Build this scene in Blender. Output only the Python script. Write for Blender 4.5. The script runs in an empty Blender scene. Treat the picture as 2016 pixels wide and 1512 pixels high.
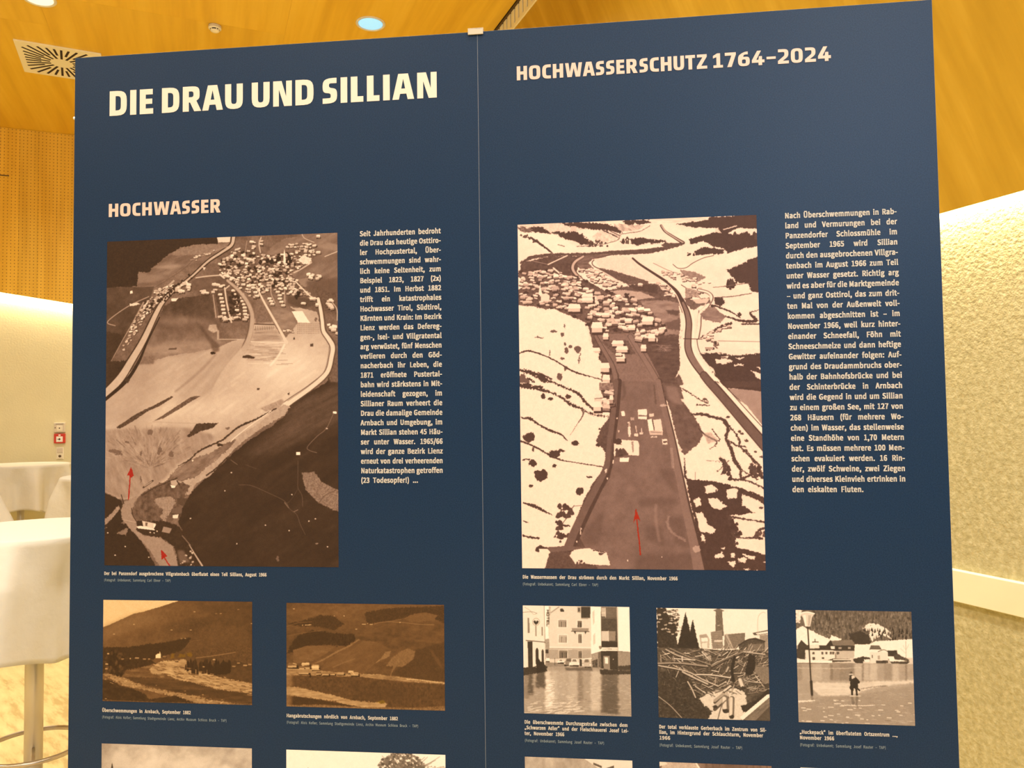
import bpy, bmesh, math, random
import numpy as np
from mathutils import Vector, Matrix
from mathutils.geometry import tessellate_polygon

SC = bpy.context.scene
COL = SC.collection
# ---------------------------------------------------------------- camera, world, lights, exposure
cam = bpy.data.cameras.new('camera'); cam_o = bpy.data.objects.new('camera', cam); COL.objects.link(cam_o)
PITCH, ROLL = 0.0408386, -0.0130109
F_ = Vector((0, math.cos(PITCH), math.sin(PITCH))); R_ = Vector((1, 0, 0)); U_ = R_.cross(F_)
R2 = R_*math.cos(ROLL)+U_*math.sin(ROLL); U2 = R2.cross(F_)
mw = Matrix((R2, U2, -F_)).transposed().to_4x4(); mw.translation = (0, 0, 1.5)
cam_o.matrix_world = mw
cam.sensor_fit = 'HORIZONTAL'; cam.sensor_width = 36; cam.lens = 36*1514/2016; cam.clip_start = .05; cam.clip_end = 60
SC.camera = cam_o
# room axes: A runs away from the camera along the side wall, N points at the side wall
A = Vector((-.375, .927, 0)).normalized(); N = Vector((.927, .375, 0)).normalized()
RZ = math.atan2(N.y, N.x)
def rp(n, a, z=0.): return N*n+A*a+Vector((0, 0, z))

w = bpy.data.worlds.new('hall_light'); SC.world = w; w.use_nodes = True
w.node_tree.nodes['Background'].inputs[0].default_value = (1.0, .94, .84, 1)
w.node_tree.nodes['Background'].inputs[1].default_value = .33
SC.view_settings.view_transform = 'Standard'; SC.view_settings.look = 'None'
SC.view_settings.gamma = 1; SC.view_settings.use_curve_mapping = False
SC.view_settings.exposure = 0.0
def area(name, loc, rot, sx, sy, power, col, spread=math.pi):
    l = bpy.data.lights.new(name, 'AREA'); l.shape = 'RECTANGLE'; l.size = sx; l.size_y = sy; l.energy = power; l.color = col; l.spread = spread
    o = bpy.data.objects.new(name, l); o.location = loc; o.rotation_euler = rot; COL.objects.link(o); return o
WARM = (1.0, .88, .62)
# cove strips behind the edges of the wooden cladding (both wash the plaster below them)
area('cove_light_side', rp(2.857, 3.4, 2.350), (0, math.radians(4), RZ), .035, 9.0, 140, WARM)
area('cove_light_back', rp(-1.7, 9.137, 2.83), (0, math.radians(8.07), RZ), 5.4, .035, 68, WARM)
# rows of recessed downlights
DOWN = [(-1.043, 5.748), (-3.323, 5.373+.06)]
for a_ in (3.1, .6, -1.9):
    for n_ in (-3.6, -1.3, 1.0): p_ = rp(n_, a_); DOWN.append((p_.x, p_.y))
for i, (x, y) in enumerate(DOWN):
    l = bpy.data.lights.new('downlight_lamp', 'AREA'); l.shape = 'DISK'; l.size = .2; l.energy = 48 if i != 0 else 26
    l.color = (1, .94, .80); l.spread = math.radians(150)
    o = bpy.data.objects.new('downlight_lamp', l); o.location = (x, y, 4.46); COL.objects.link(o)
# added unseen area light behind the camera: cool sheen on the right panel
wd = area('cool_sheen_light', (1.9, -3.2, 3.6), (0, 0, 0), 2.4, 1.6, 140, (.70, .80, 1.0))
wd.rotation_euler = (Vector((.4, 1.7, 2.0))-wd.location).to_track_quat('-Z', 'Y').to_euler()

# ---------------------------------------------------------------- helpers
def prop(o, label=None, cat=None, group=None, kind=None):
    for k, v in (('label', label), ('category', cat), ('group', group), ('kind', kind)):
        if v: o[k] = v
    return o
def empty(name, loc=(0, 0, 0), rz=0., **k):
    o = bpy.data.objects.new(name, None); o.location = loc; o.rotation_euler = (0, 0, rz); o.empty_display_size = .1; COL.objects.link(o); return prop(o, **k)
def link(name, me, mat=None, parent=None, loc=None, rz=None, **k):
    o = bpy.data.objects.new(name, me)
    if mat:
        for m in (mat if isinstance(mat, (list, tuple)) else [mat]):
            if len(me.materials) < 8 and m.name not in me.materials: me.materials.append(m)
    if parent: o.parent = parent
    if loc is not None: o.location = loc
    if rz is not None: o.rotation_euler = (0, 0, rz)
    COL.objects.link(o); return prop(o, **k)
def mesh(name, v, f, smooth=False):
    me = bpy.data.meshes.new(name); me.from_pydata([tuple(q) for q in v], [], f); me.update()
    if smooth:
        for p in me.polygons: p.use_smooth = True
    return me
def box(name, x0, x1, y0, y1, z0, z1, bev=0., seg=1):
    bm = bmesh.new(); bmesh.ops.create_cube(bm, size=1)
    for q in bm.verts: q.co = ((x0+x1)/2+q.co.x*(x1-x0), (y0+y1)/2+q.co.y*(y1-y0), (z0+z1)/2+q.co.z*(z1-z0))
    if bev: bmesh.ops.bevel(bm, geom=bm.edges[:], offset=bev, segments=seg, affect='EDGES', profile=.5)
    me = bpy.data.meshes.new(name); bm.to_mesh(me); bm.free(); return me
def lathe(name, prof, n=40, smooth=True):
    v = []; f = []
    for r, z in prof:
        for i in range(n): a = 2*math.pi*i/n; v.append((r*math.cos(a), r*math.sin(a), z))
    for j in range(len(prof)-1):
        for i in range(n): k = (i+1) % n; f.append((j*n+i, j*n+k, (j+1)*n+k, (j+1)*n+i))
    if prof[0][0] > 1e-6: f.append(tuple(range(n))[::-1])
    if prof[-1][0] > 1e-6: f.append(tuple((len(prof)-1)*n+i for i in range(n)))
    me = mesh(name, v, f, smooth)
    bm = bmesh.new(); bm.from_mesh(me); bmesh.ops.remove_doubles(bm, verts=bm.verts, dist=1e-6); bmesh.ops.recalc_face_normals(bm, faces=bm.faces); bm.to_mesh(me); bm.free()
    return me
def torus(name, R, r, n=64, m=12):
    v = []; f = []
    for i in range(n):
        a = 2*math.pi*i/n
        for j in range(m):
            b = 2*math.pi*j/m; q = R+r*math.cos(b); v.append((q*math.cos(a), q*math.sin(a), r*math.sin(b)))
            f.append((i*m+j, ((i+1) % n)*m+j, ((i+1) % n)*m+(j+1) % m, i*m+(j+1) % m))
    return mesh(name, v, f, True)
def cyl(name, p0, p1, r, n=12):
    p0 = Vector(p0); p1 = Vector(p1); d = (p1-p0).normalized(); u = d.orthogonal().normalized(); w_ = d.cross(u); v = []
    for p in (p0, p1):
        for i in range(n): a = 2*math.pi*i/n; v.append(p+(u*math.cos(a)+w_*math.sin(a))*r)
    return mesh(name, v, [(i, (i+1) % n, n+(i+1) % n, n+i) for i in range(n)]+[tuple(range(n))[::-1], tuple(range(n, 2*n))], True)

def mat(name, col, rough=.5, metal=0., spec=.5, trans=0.):
    m = bpy.data.materials.new(name); m.use_nodes = True; b = m.node_tree.nodes['Principled BSDF']
    b.inputs['Base Color'].default_value = (*col, 1); b.inputs['Roughness'].default_value = rough
    b.inputs['Metallic'].default_value = metal; b.inputs['Specular IOR Level'].default_value = spec
    return m
class NT:
    def __init__(s, m): s.t = m.node_tree; s.b = s.t.nodes['Principled BSDF']
    def n(s, kind, **k):
        x = s.t.nodes.new(kind)
        for a, v in k.items():
            if a.startswith('_'): setattr(x, a[1:], v)
            else: x.inputs[a.replace('_', ' ')].default_value = v
        return x
    def l(s, a, b): s.t.links.new(a, b)
    def ramp(s, src, stops):
        r = s.n('ShaderNodeValToRGB'); e = r.color_ramp.elements
        while len(e) < len(stops): e.new(.5)
        for i, (p, c) in enumerate(stops): e[i].position = p; e[i].color = (*c, 1)
        s.l(src, r.inputs[0]); return r.outputs[0]
def noisy(name, stops, scale, stretch=(1, 1, 1), rot=0., rough=.5, spec=.5, detail=4, bump=0., bscale=None, bstretch=None, rand=0.):
    """colour from stretched noise in object space"""
    m = mat(name, stops[0][1], rough, 0, spec); k = NT(m)
    tc = k.n('ShaderNodeTexCoord'); mp = k.n('ShaderNodeMapping'); mp.inputs['Rotation'].default_value = (0, 0, rot)
    mp2 = k.n('ShaderNodeMapping'); mp2.inputs['Scale'].default_value = stretch
    k.l(tc.outputs['Object'], mp.inputs[0]); k.l(mp.outputs[0], mp2.inputs[0]); vec = mp2.outputs[0]
    if rand:
        oi = k.n('ShaderNodeObjectInfo'); sc_ = k.n('ShaderNodeVectorMath', _operation='ADD'); k.l(vec, sc_.inputs[0]); ml = k.n('ShaderNodeMath', _operation='MULTIPLY'); ml.inputs[1].default_value = 37.; k.l(oi.outputs['Random'], ml.inputs[0]); k.l(ml.outputs[0], sc_.inputs[1]); vec = sc_.outputs[0]
    nz = k.n('ShaderNodeTexNoise', Scale=scale, Detail=detail, Roughness=.55); k.l(vec, nz.inputs['Vector'])
    c = k.ramp(nz.outputs['Fac'], stops)
    if rand:
        mx = k.n('ShaderNodeHueSaturation'); md = k.n('ShaderNodeMath', _operation='MULTIPLY_ADD'); md.inputs[1].default_value = rand; md.inputs[2].default_value = 1-rand*.5
        k.l(oi.outputs['Random'], md.inputs[0]); k.l(md.outputs[0], mx.inputs['Value']); k.l(c, mx.inputs['Color']); c = mx.outputs[0]
    k.l(c, k.b.inputs['Base Color'])
    if bump:
        n2 = k.n('ShaderNodeTexNoise', Scale=bscale or scale, Detail=3.); 
        if bstretch: m3 = k.n('ShaderNodeMapping'); m3.inputs['Scale'].default_value = bstretch; k.l(mp.outputs[0], m3.inputs[0]); k.l(m3.outputs[0], n2.inputs['Vector'])
        else: k.l(tc.outputs['Object'], n2.inputs['Vector'])
        bp = k.n('ShaderNodeBump', Strength=1., Distance=bump); k.l(n2.outputs['Fac'], bp.inputs['Height']); k.l(bp.outputs[0], k.b.inputs['Normal'])
    return m

M = {}
# maple veneer: local y runs along the grain
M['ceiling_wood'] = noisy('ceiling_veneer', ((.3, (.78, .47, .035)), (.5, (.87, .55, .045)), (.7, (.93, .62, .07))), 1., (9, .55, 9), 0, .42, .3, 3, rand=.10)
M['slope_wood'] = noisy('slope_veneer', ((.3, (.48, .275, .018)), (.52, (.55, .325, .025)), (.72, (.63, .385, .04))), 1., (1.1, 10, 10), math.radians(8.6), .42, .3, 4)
M['plaster_cream'] = noisy('cream_plaster', ((.3, (.68, .62, .41)), (.7, (.72, .66, .44))), 3., rough=.85, spec=.2, bump=.001, bscale=60.)
M['plaster_rough'] = noisy('rough_plaster', ((.3, (.40, .345, .175)), (.5, (.475, .415, .225)), (.7, (.57, .51, .30))), 42., (1, 1, 1), rough=.9, spec=.15, detail=3, bump=.006, bscale=72.)
M['slat'] = mat('pale_slat', (.96, .90, .64), .5)
M['vent'] = mat('vent_enamel', (.96, .91, .74), .45)
M['rail'] = mat('cream_rail', (.80, .75, .54), .45)
M['white'] = mat('white_plastic', (.82, .80, .74), .4)
M['core'] = mat('board_core', (.30, .32, .34), .7)
M['ivory'] = mat('ivory_plastic', (.78, .70, .54), .45)
M['grey_plastic'] = mat('grey_plastic', (.62, .53, .42), .5)
M['red'] = mat('red_plastic', (.55, .035, .012), .35)
M['dark'] = mat('dark_void', (.035, .018, .01), .8)
M['brown_dark'] = mat('dark_metal', (.10, .06, .02), .6)
M['steel'] = mat('brushed_steel', (.58, .52, .42), .38, .55)
M['chrome'] = mat('dull_chrome', (.50, .42, .32), .3, .7)
M['clip'] = mat('aged_clear_plastic', (.50, .43, .33), .35)

# parquet: narrow strips with fine streaks
m = mat('parquet', (.8, .6, .3), .42, 0, .4); k = NT(m); M['parquet'] = m
tc = k.n('ShaderNodeTexCoord'); mp = k.n('ShaderNodeMapping'); mp.inputs['Rotation'].default_value = (0, 0, math.radians(-20)); k.l(tc.outputs['Object'], mp.inputs[0])
m2 = k.n('ShaderNodeMapping'); m2.inputs['Scale'].default_value = (26, 5, 1); k.l(mp.outputs[0], m2.inputs[0])
nz = k.n('ShaderNodeTexNoise', Scale=1., Detail=3., Roughness=.6); k.l(m2.outputs[0], nz.inputs['Vector'])
vo = k.n('ShaderNodeTexNoise', Scale=1.6, Detail=2.); k.l(mp.outputs[0], vo.inputs['Vector'])
mx = k.n('ShaderNodeMix', _data_type='FLOAT'); mx.inputs[0].default_value = .35; k.l(nz.outputs['Fac'], mx.inputs[2]); k.l(vo.outputs['Fac'], mx.inputs[3])
k.l(k.ramp(mx.outputs[0], ((.38, (.50, .37, .15)), (.47, (.68, .54, .25)), (.62, (.77, .63, .31)))), k.b.inputs['Base Color'])

# perforated boards: rows of small drilled holes
m = mat('perforated_maple', (.7, .4, .1), .45, 0, .3); k = NT(m); M['perf'] = m
tc = k.n('ShaderNodeTexCoord'); sp = k.n('ShaderNodeSeparateXYZ'); k.l(tc.outputs['Object'], sp.inputs[0])
def cell(axis, pitch):
    a = k.n('ShaderNodeMath', _operation='DIVIDE'); a.inputs[1].default_value = pitch; k.l(sp.outputs[axis], a.inputs[0])
    b = k.n('ShaderNodeMath', _operation='FRACT'); k.l(a.outputs[0], b.inputs[0])
    c = k.n('ShaderNodeMath', _operation='SUBTRACT'); c.inputs[1].default_value = .5; k.l(b.outputs[0], c.inputs[0])
    d = k.n('ShaderNodeMath', _operation='MULTIPLY'); d.inputs[1].default_value = pitch; k.l(c.outputs[0], d.inputs[0])
    e = k.n('ShaderNodeMath', _operation='POWER'); e.inputs[1].default_value = 2; k.l(d.outputs[0], e.inputs[0]); return e.outputs[0]
ad = k.n('ShaderNodeMath', _operation='ADD'); k.l(cell('X', .0336), ad.inputs[0]); k.l(cell('Z', .0336), ad.inputs[1])
lt = k.n('ShaderNodeMath', _operation='LESS_THAN'); lt.inputs[1].default_value = .0043**2; k.l(ad.outputs[0], lt.inputs[0])
m2 = k.n('ShaderNodeMapping'); m2.inputs['Scale'].default_value = (9, 9, .8); k.l(tc.outputs['Object'], m2.inputs[0])
nz = k.n('ShaderNodeTexNoise', Scale=1., Detail=3.); k.l(m2.outputs[0], nz.inputs['Vector'])
oi = k.n('ShaderNodeObjectInfo'); hs = k.n('ShaderNodeHueSaturation'); md = k.n('ShaderNodeMath', _operation='MULTIPLY_ADD'); md.inputs[1].default_value = .12; md.inputs[2].default_value = .94
k.l(oi.outputs['Random'], md.inputs[0]); k.l(md.outputs[0], hs.inputs['Value']); k.l(k.ramp(nz.outputs['Fac'], ((.35, (.78, .46, .04)), (.65, (.92, .58, .07)))), hs.inputs['Color'])
mx = k.n('ShaderNodeMix', _data_type='RGBA'); k.l(lt.outputs[0], mx.inputs[0]); k.l(hs.outputs[0], mx.inputs[6]); mx.inputs[7].default_value = (.24, .095, .02, 1)
k.l(mx.outputs[2], k.b.inputs['Base Color'])

# thin white table cloth
m = mat('white_cloth', (.80, .77, .70), .9, 0, .1); k = NT(m); M['cloth'] = m
tr = k.n('ShaderNodeBsdfTranslucent'); tr.inputs[0].default_value = (.80, .74, .62, 1)
ms = k.n('ShaderNodeMixShader'); ms.inputs[0].default_value = .38
out = k.t.nodes['Material Output']; k.l(k.b.outputs[0], ms.inputs[1]); k.l(tr.outputs[0], ms.inputs[2]); k.l(ms.outputs[0], out.inputs[0])
tc = k.n('ShaderNodeTexCoord'); nz = k.n('ShaderNodeTexNoise', Scale=22., Detail=4.); k.l(tc.outputs['Object'], nz.inputs['Vector'])
bp = k.n('ShaderNodeBump', Strength=.6, Distance=.006); k.l(nz.outputs['Fac'], bp.inputs['Height']); k.l(bp.outputs[0], k.b.inputs['Normal']); k.l(bp.outputs[0], tr.inputs['Normal'])

# navy printed board with a faint weave
m = mat('navy_print', (.03, .06, .12), .42, 0, .20); k = NT(m); M['navy'] = m
tc = k.n('ShaderNodeTexCoord'); nz = k.n('ShaderNodeTexNoise', Scale=420., Detail=2.); k.l(tc.outputs['Object'], nz.inputs['Vector'])
k.l(k.ramp(nz.outputs['Fac'], ((.3, (.003, .016, .048)), (.7, (.009, .030, .074)))), k.b.inputs['Base Color'])
bp = k.n('ShaderNodeBump', Strength=.25, Distance=.0004); k.l(nz.outputs['Fac'], bp.inputs['Height']); k.l(bp.outputs[0], k.b.inputs['Normal'])
M['title_ink'] = mat('cream_print', (.67, .585, .49), .55)
M['heading_ink'] = mat('salmon_print', (.61, .445, .37), .55)
M['body_ink'] = mat('white_print', (.76, .70, .63), .55)
M['credit_ink'] = mat('pale_grey_print', (.30, .36, .38), .55)
def emit(name, col, s):
    m = mat(name, col); m.node_tree.nodes['Principled BSDF'].inputs['Emission Color'].default_value = (*col, 1); m.node_tree.nodes['Principled BSDF'].inputs['Emission Strength'].default_value = s; return m
M['lens_blue'] = emit('cool_diffuser', (.30, .66, .95), .85); M['lens_warm'] = emit('warm_diffuser', (1, .86, .6), 1.1)

# ---------------------------------------------------------------- the setting
f = box('floor', -6.0, 3.0, -5.2, 9.3, -.06, 0); link('floor', f, M['parquet'], rz=RZ, kind='structure')

# flat veneered ceiling: big sheets laid along A, each its own panel
ceil = empty('ceiling', rp(0, 0, 4.5), RZ, kind='structure')
back = box('ceiling', -6.1, 2.3, -5.2, 9.3, .03, .08); link('ceiling_deck', back, M['brown_dark'], ceil)
JN = [-6.1, -4.38, -2.73, -1.085, .596, 2.105]
for i in range(5):
    x0, x1 = JN[i]+.0003, JN[i+1]-.0003
    cuts = [-5.2, -2.1, 1.0, 6.13-2.05, 6.13 if i == 3 else 6.6, 9.2] if i in (2, 3) else [-5.2, -1.6, 2.0, 5.6 if i != 4 else 6.9, 9.2]
    for j in range(len(cuts)-1):
        y0, y1 = cuts[j]+.0005, cuts[j+1]-.0005; cy = (y0+y1)/2
        p = box('ceiling_panel', x0, x1, y0-cy, y1-cy, 0, .025, .0006); link('ceiling_panel', p, M['ceiling_wood'], ceil, loc=(0, cy, 0))

# sloping side of the ceiling, from the slatted strip down to the side cove
E1 = Vector((2.128, 4.352)); E2 = Vector((2.816, 2.306)); L_ = (E2-E1).length; SL = math.atan2(E1.y-E2.y, E2.x-E1.x)
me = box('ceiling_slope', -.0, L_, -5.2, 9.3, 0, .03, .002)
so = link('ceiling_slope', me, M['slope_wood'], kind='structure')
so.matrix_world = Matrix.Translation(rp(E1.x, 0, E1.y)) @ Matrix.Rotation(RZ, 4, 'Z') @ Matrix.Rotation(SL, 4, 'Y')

# side wall on the right: rough plaster, cove slot above, bumper rail
link('wall_right', box('wall_right', 2.88, 3.0, -5.2, 9.3, 0, 2.9), M['plaster_rough'], rz=RZ, kind='structure')
link('trim_1', box('trim', 2.80, 3.0, -5.2, 9.3, 2.50, 2.53), M['white'], rz=RZ, kind='structure')
link('trim_2', box('trim', 2.848, 2.8795, -5.2, 9.2, .7195, .847, .003, 2), M['rail'], rz=RZ, kind='structure')

# back wall: cream plaster below, perforated boards above with a light slot between
wb = empty('wall_back', rp(0, 9.17, 0), RZ, kind='structure')
link('plaster', box('plaster', -6.1, 3.0, 0, .12, 0, 3.1), M['plaster_cream'], wb)
link('backing', box('backing', -6.1, 3.0, -.02, .12, 3.1, 4.5), M['brown_dark'], wb)
x = -6.1; i = 0
while x < 2.8:
    x1 = x+.168; zb = lambda q: 2.81-.1418*(q+1.885)
    # the lower edge falls slightly towards the right
    b0, b1 = max(2.35, zb(x)), max(2.35, zb(x1)); y0, y1 = -.09, -.07; g = .0005
    v = [(x+g, y0, b0), (x1-g, y0, b1), (x1-g, y0, 4.498), (x+g, y0, 4.498), (x+g, y1, b0), (x1-g, y1, b1), (x1-g, y1, 4.498), (x+g, y1, 4.498)]
    link('perforated_board', mesh('perforated_board', v, [(0, 1, 2, 3), (5, 4, 7, 6), (4, 0, 3, 7), (1, 5, 6, 2), (4, 5, 1, 0), (3, 2, 6, 7)]), M['perf'], wb); x = x1
link('slot_mark', box('slot_mark', -2.3, -1.82, -.094, -.088, 3.998, 4.008), M['brown_dark'], wb)
# far left wall of the hall
link('wall_left', box('wall_left', -6.22, -6.1, -5.2, 9.3, 0, 4.5), M['plaster_cream'], rz=RZ, kind='structure')

# ---------------------------------------------------------------- the printed photographs
# Every print is painted here with numpy (polygons, strokes, noise) as tones 0..1.
_T = np.random.RandomState(7).rand(256, 256)
def vnoise(x, y, s=0):
    xi = np.floor(x).astype(int); yi = np.floor(y).astype(int)
    fx = x - xi; fy = y - yi
    fx = fx*fx*(3-2*fx); fy = fy*fy*(3-2*fy)
    o = s*37
    g = lambda a, b: _T[(b + o*3) & 255, (a + o) & 255]
    return (g(xi, yi)*(1-fx)+g(xi+1, yi)*fx)*(1-fy) + (g(xi, yi+1)*(1-fx)+g(xi+1, yi+1)*fx)*fy
def homog(src, dst):
    A = []; b = []
    for (x, y), (u, v) in zip(src, dst):
        A.append([x, y, 1, 0, 0, 0, -u*x, -u*y]); b.append(u)
        A.append([0, 0, 0, x, y, 1, -v*x, -v*y]); b.append(v)
    return np.append(np.linalg.solve(np.array(A, float), np.array(b, float)), 1).reshape(3, 3)
class Print:
    """tone canvas; drawing coordinates are a sketch grid that maps onto the sheet's four corners"""
    def __init__(s, W, H, tl, tr, bl, br, base=.5, seed=1):
        s.W, s.H = W, H
        s.M = homog((tl, tr, bl, br), ((0, 0), (W, 0), (0, H), (W, H)))
        s.c = np.full((H, W), float(base)); s.tint = []
        s.Y, s.X = np.mgrid[0:H, 0:W].astype(float); s.X += .5; s.Y += .5
        s.k = W/np.hypot(tr[0]-tl[0], tr[1]-tl[1])
        s.rs = np.random.RandomState(seed); s.f = lambda p: p
    def T(s, pts):
        p = np.array([s.f(q) for q in pts], float)
        q = np.c_[p, np.ones(len(p))] @ s.M.T
        return q[:, :2]/q[:, 2:]
    def fbm(s, sc, st=1., ang=0., oc=4, seed=0, sl=None):
        X, Y = (s.X, s.Y) if sl is None else (s.X[sl], s.Y[sl])
        a = math.radians(ang); u = X*math.cos(a)+Y*math.sin(a); v = -X*math.sin(a)+Y*math.cos(a)
        r = 0; amp = .5; tot = 0; sc = sc*s.k
        for i in range(oc):
            r = r + amp*vnoise(u/(sc*st), v/sc, seed+i); tot += amp; amp *= .55; sc /= 2.1
        return r/tot
    def box(s, p, m):
        x0 = max(0, int(p[:, 0].min()-m)); x1 = min(s.W, int(p[:, 0].max()+m)+2)
        y0 = max(0, int(p[:, 1].min()-m)); y1 = min(s.H, int(p[:, 1].max()+m)+2)
        return (slice(y0, y1), slice(x0, x1)) if x1 > x0 and y1 > y0 else None
    def pmask(s, pts, rough=0, rsc=12, soft=0):
        p = s.T(pts); rough *= s.k; soft *= s.k; sl = s.box(p, rough+soft*2+1)
        if sl is None: return None, None
        X, Y = s.X[sl], s.Y[sl]
        if rough:
            X = X + (s.fbm(rsc, oc=3, seed=int(p[0, 0]) % 50, sl=sl)-.5)*2.4*rough
            Y = Y + (s.fbm(rsc, oc=3, seed=int(p[0, 1]) % 50+60, sl=sl)-.5)*2.4*rough
        if rough > 3*s.k:
            X = X+(s.fbm(5, oc=2, seed=71, sl=sl)-.5)*5*s.k*2; Y = Y+(s.fbm(5, oc=2, seed=83, sl=sl)-.5)*4*s.k*2
        m = np.zeros(X.shape, bool); n = len(p)
        for i in range(n):
            (x0, y0), (x1, y1) = p[i], p[(i+1) % n]
            if y0 == y1: continue
            m ^= ((y0 <= Y) != (y1 <= Y)) & (X < x0+(Y-y0)*(x1-x0)/(y1-y0))
        m = m.astype(float)
        if soft > .4: m = blur(m, soft)
        return sl, m
    def poly(s, pts, t, a=1, rough=0, rsc=12, soft=0, tex=0, tsc=10, st=1., ang=0., seed=3):
        sl, m = s.pmask(pts, rough, rsc, soft)
        if sl is None: return
        if callable(t): t = t(s.X[sl]/s.W, s.Y[sl]/s.H)
        if tex: t = t + (s.fbm(tsc, st, ang, seed=seed, sl=sl)-.5)*2*tex
        s.c[sl] += (t-s.c[sl])*m*a
    def line(s, pts, w, t, a=1, rough=0, soft=0, smooth=True, mask=False):
        P = s.T(pts); n = len(P)
        ws = np.array(w if hasattr(w, '__len__') else [w]*n, float)*s.k
        if len(ws) != n: ws = np.interp(np.linspace(0, 1, n), np.linspace(0, 1, len(ws)), ws)
        if smooth and n > 2:
            q = []; qw = []
            E = np.vstack([2*P[0]-P[1], P, 2*P[-1]-P[-2]])
            for i in range(n-1):
                a0, b0, c0, d0 = E[i:i+4]
                for k in range(6):
                    u = k/6
                    q.append(.5*(2*b0+(c0-a0)*u+(2*a0-5*b0+4*c0-d0)*u*u+(3*b0-a0-3*c0+d0)*u**3)); qw.append(ws[i]*(1-u)+ws[i+1]*u)
            q.append(P[-1]); qw.append(ws[-1]); P = np.array(q); ws = np.array(qw)
        m = ws.max()/2+rough*s.k+2+soft*s.k; sl = s.box(P, m)
        if sl is None: return
        X, Y = s.X[sl], s.Y[sl]; D = np.full(X.shape, 1e9)
        if rough:
            r = rough*s.k; X = X+(s.fbm(9, oc=2, seed=int(abs(P[0, 0])) % 50, sl=sl)-.5)*2.4*r; Y = Y+(s.fbm(9, oc=2, seed=int(abs(P[0, 1])) % 50+9, sl=sl)-.5)*2.4*r
        for i in range(len(P)-1):
            d = P[i+1]-P[i]; L = max(d @ d, 1e-9)
            u = np.clip(((X-P[i, 0])*d[0]+(Y-P[i, 1])*d[1])/L, 0, 1)
            D = np.minimum(D, np.hypot(X-P[i, 0]-u*d[0], Y-P[i, 1]-u*d[1])-(ws[i]*(1-u)+ws[i+1]*u)/2)
        e = 1+soft*s.k
        mk = np.clip(.5-D/e, 0, 1)
        if mask: return sl, mk
        s.c[sl] += (t-s.c[sl])*mk*a
    def red(s, sl, mk, col=(.62, .10, .06)): s.tint.append((sl, mk, col))
    def blob(s, x, y, rx, ry, t, a=1, rough=.35, soft=0):
        n = 10; pts = [(x+rx*math.cos(i*2*math.pi/n), y+ry*math.sin(i*2*math.pi/n)) for i in range(n)]
        s.poly(pts, t, a, rough=rough*max(rx, ry), rsc=max(rx, ry)*.7, soft=soft)
    def glow(s, x, y, rx, ry, d):
        p = s.T([(x, y)])[0]; s.c += d*np.exp(-((s.X-p[0])/(rx*s.k))**2-((s.Y-p[1])/(ry*s.k))**2)
    def inside(s, pts, x, y):
        r = False; n = len(pts)
        for i in range(n):
            (x0, y0), (x1, y1) = pts[i], pts[(i+1) % n]
            if (y0 > y) != (y1 > y) and x < x0+(y-y0)*(x1-x0)/(y1-y0): r = not r
        return r
    def house(s, x, y, w, h, roof=.9, wall=.55, dark=.1, ang=0.):
        c, q = math.cos(ang), math.sin(ang)
        R = lambda a, b: (x+a*c-b*q, y+a*q+b*c)
        s.poly([R(-w*.5, h*.1), R(w*.62, h*.1), R(w*.62, h*.75), R(-w*.4, h*.75)], dark)
        s.poly([R(-w*.45, 0), R(w*.45, 0), R(w*.45, h*.5), R(-w*.45, h*.5)], wall)
        s.poly([R(-w*.5, 0), R(-w*.36, -h*.5), R(w*.42, -h*.5), R(w*.5, 0), R(w*.5, h*.08), R(-w*.5, h*.08)], roof)
    def town(s, pts, n, w, h, tr=(.7, .95), ang=0., tw=(.3, .7), dk=.1):
        xs = [p[0] for p in pts]; ys = [p[1] for p in pts]; L = []
        while len(L) < n:
            x = s.rs.uniform(min(xs), max(xs)); y = s.rs.uniform(min(ys), max(ys))
            if s.inside(pts, x, y): L.append((y, x))
        for y, x in sorted(L):
            k = s.rs.uniform(.6, 1.35)
            s.house(x, y, w*k, h*k*s.rs.uniform(.8, 1.2), s.rs.uniform(*tr), s.rs.uniform(*tw), dk, ang+s.rs.uniform(-.25, .25))
    def dots(s, pts, n, r, t, tj=.05, el=1.):
        xs = [p[0] for p in pts]; ys = [p[1] for p in pts]; k = 0
        while k < n:
            x = s.rs.uniform(min(xs), max(xs)); y = s.rs.uniform(min(ys), max(ys))
            if s.inside(pts, x, y):
                k += 1; q = r*s.rs.uniform(.5, 1.4)
                s.poly([(x-q, y+q*el*.6), (x-q*.5, y-q*el*.6), (x+q*.2, y-q*el), (x+q*.8, y-q*el*.3), (x+q, y+q*el*.7), (x, y+q*el)], t+s.rs.uniform(-tj, tj))
    def rgb(s, pal, grain=.03, soft=.6):
        c = blur(s.c, soft) if soft else s.c
        c = c + (s.rs.rand(s.H, s.W)-.5)*2*grain + (s.fbm(26, oc=3, seed=90)-.5)*.05
        c = np.clip(c, 0, 1)
        t = [q[0] for q in pal]
        out = np.stack([np.interp(c, t, [q[1][k]/255. for q in pal]) for k in range(3)], -1)
        for sl, mk, col in s.tint:
            m = (mk*.85)[..., None]; out[sl] = out[sl]*(1-m)+(np.array(col)*(.7+.5*c[sl][..., None]))*m
        return out
def blur(a, r):
    n = max(1, int(math.ceil(r*2.2))); k = np.exp(-.5*(np.arange(-n, n+1)/r)**2); k /= k.sum()
    p = np.pad(a, ((n, n), (0, 0)), 'edge'); a = sum(k[i]*p[i:i+a.shape[0]] for i in range(2*n+1))
    p = np.pad(a, ((0, 0), (n, n)), 'edge'); return sum(k[i]*p[:, i:i+a.shape[1]] for i in range(2*n+1))

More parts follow.
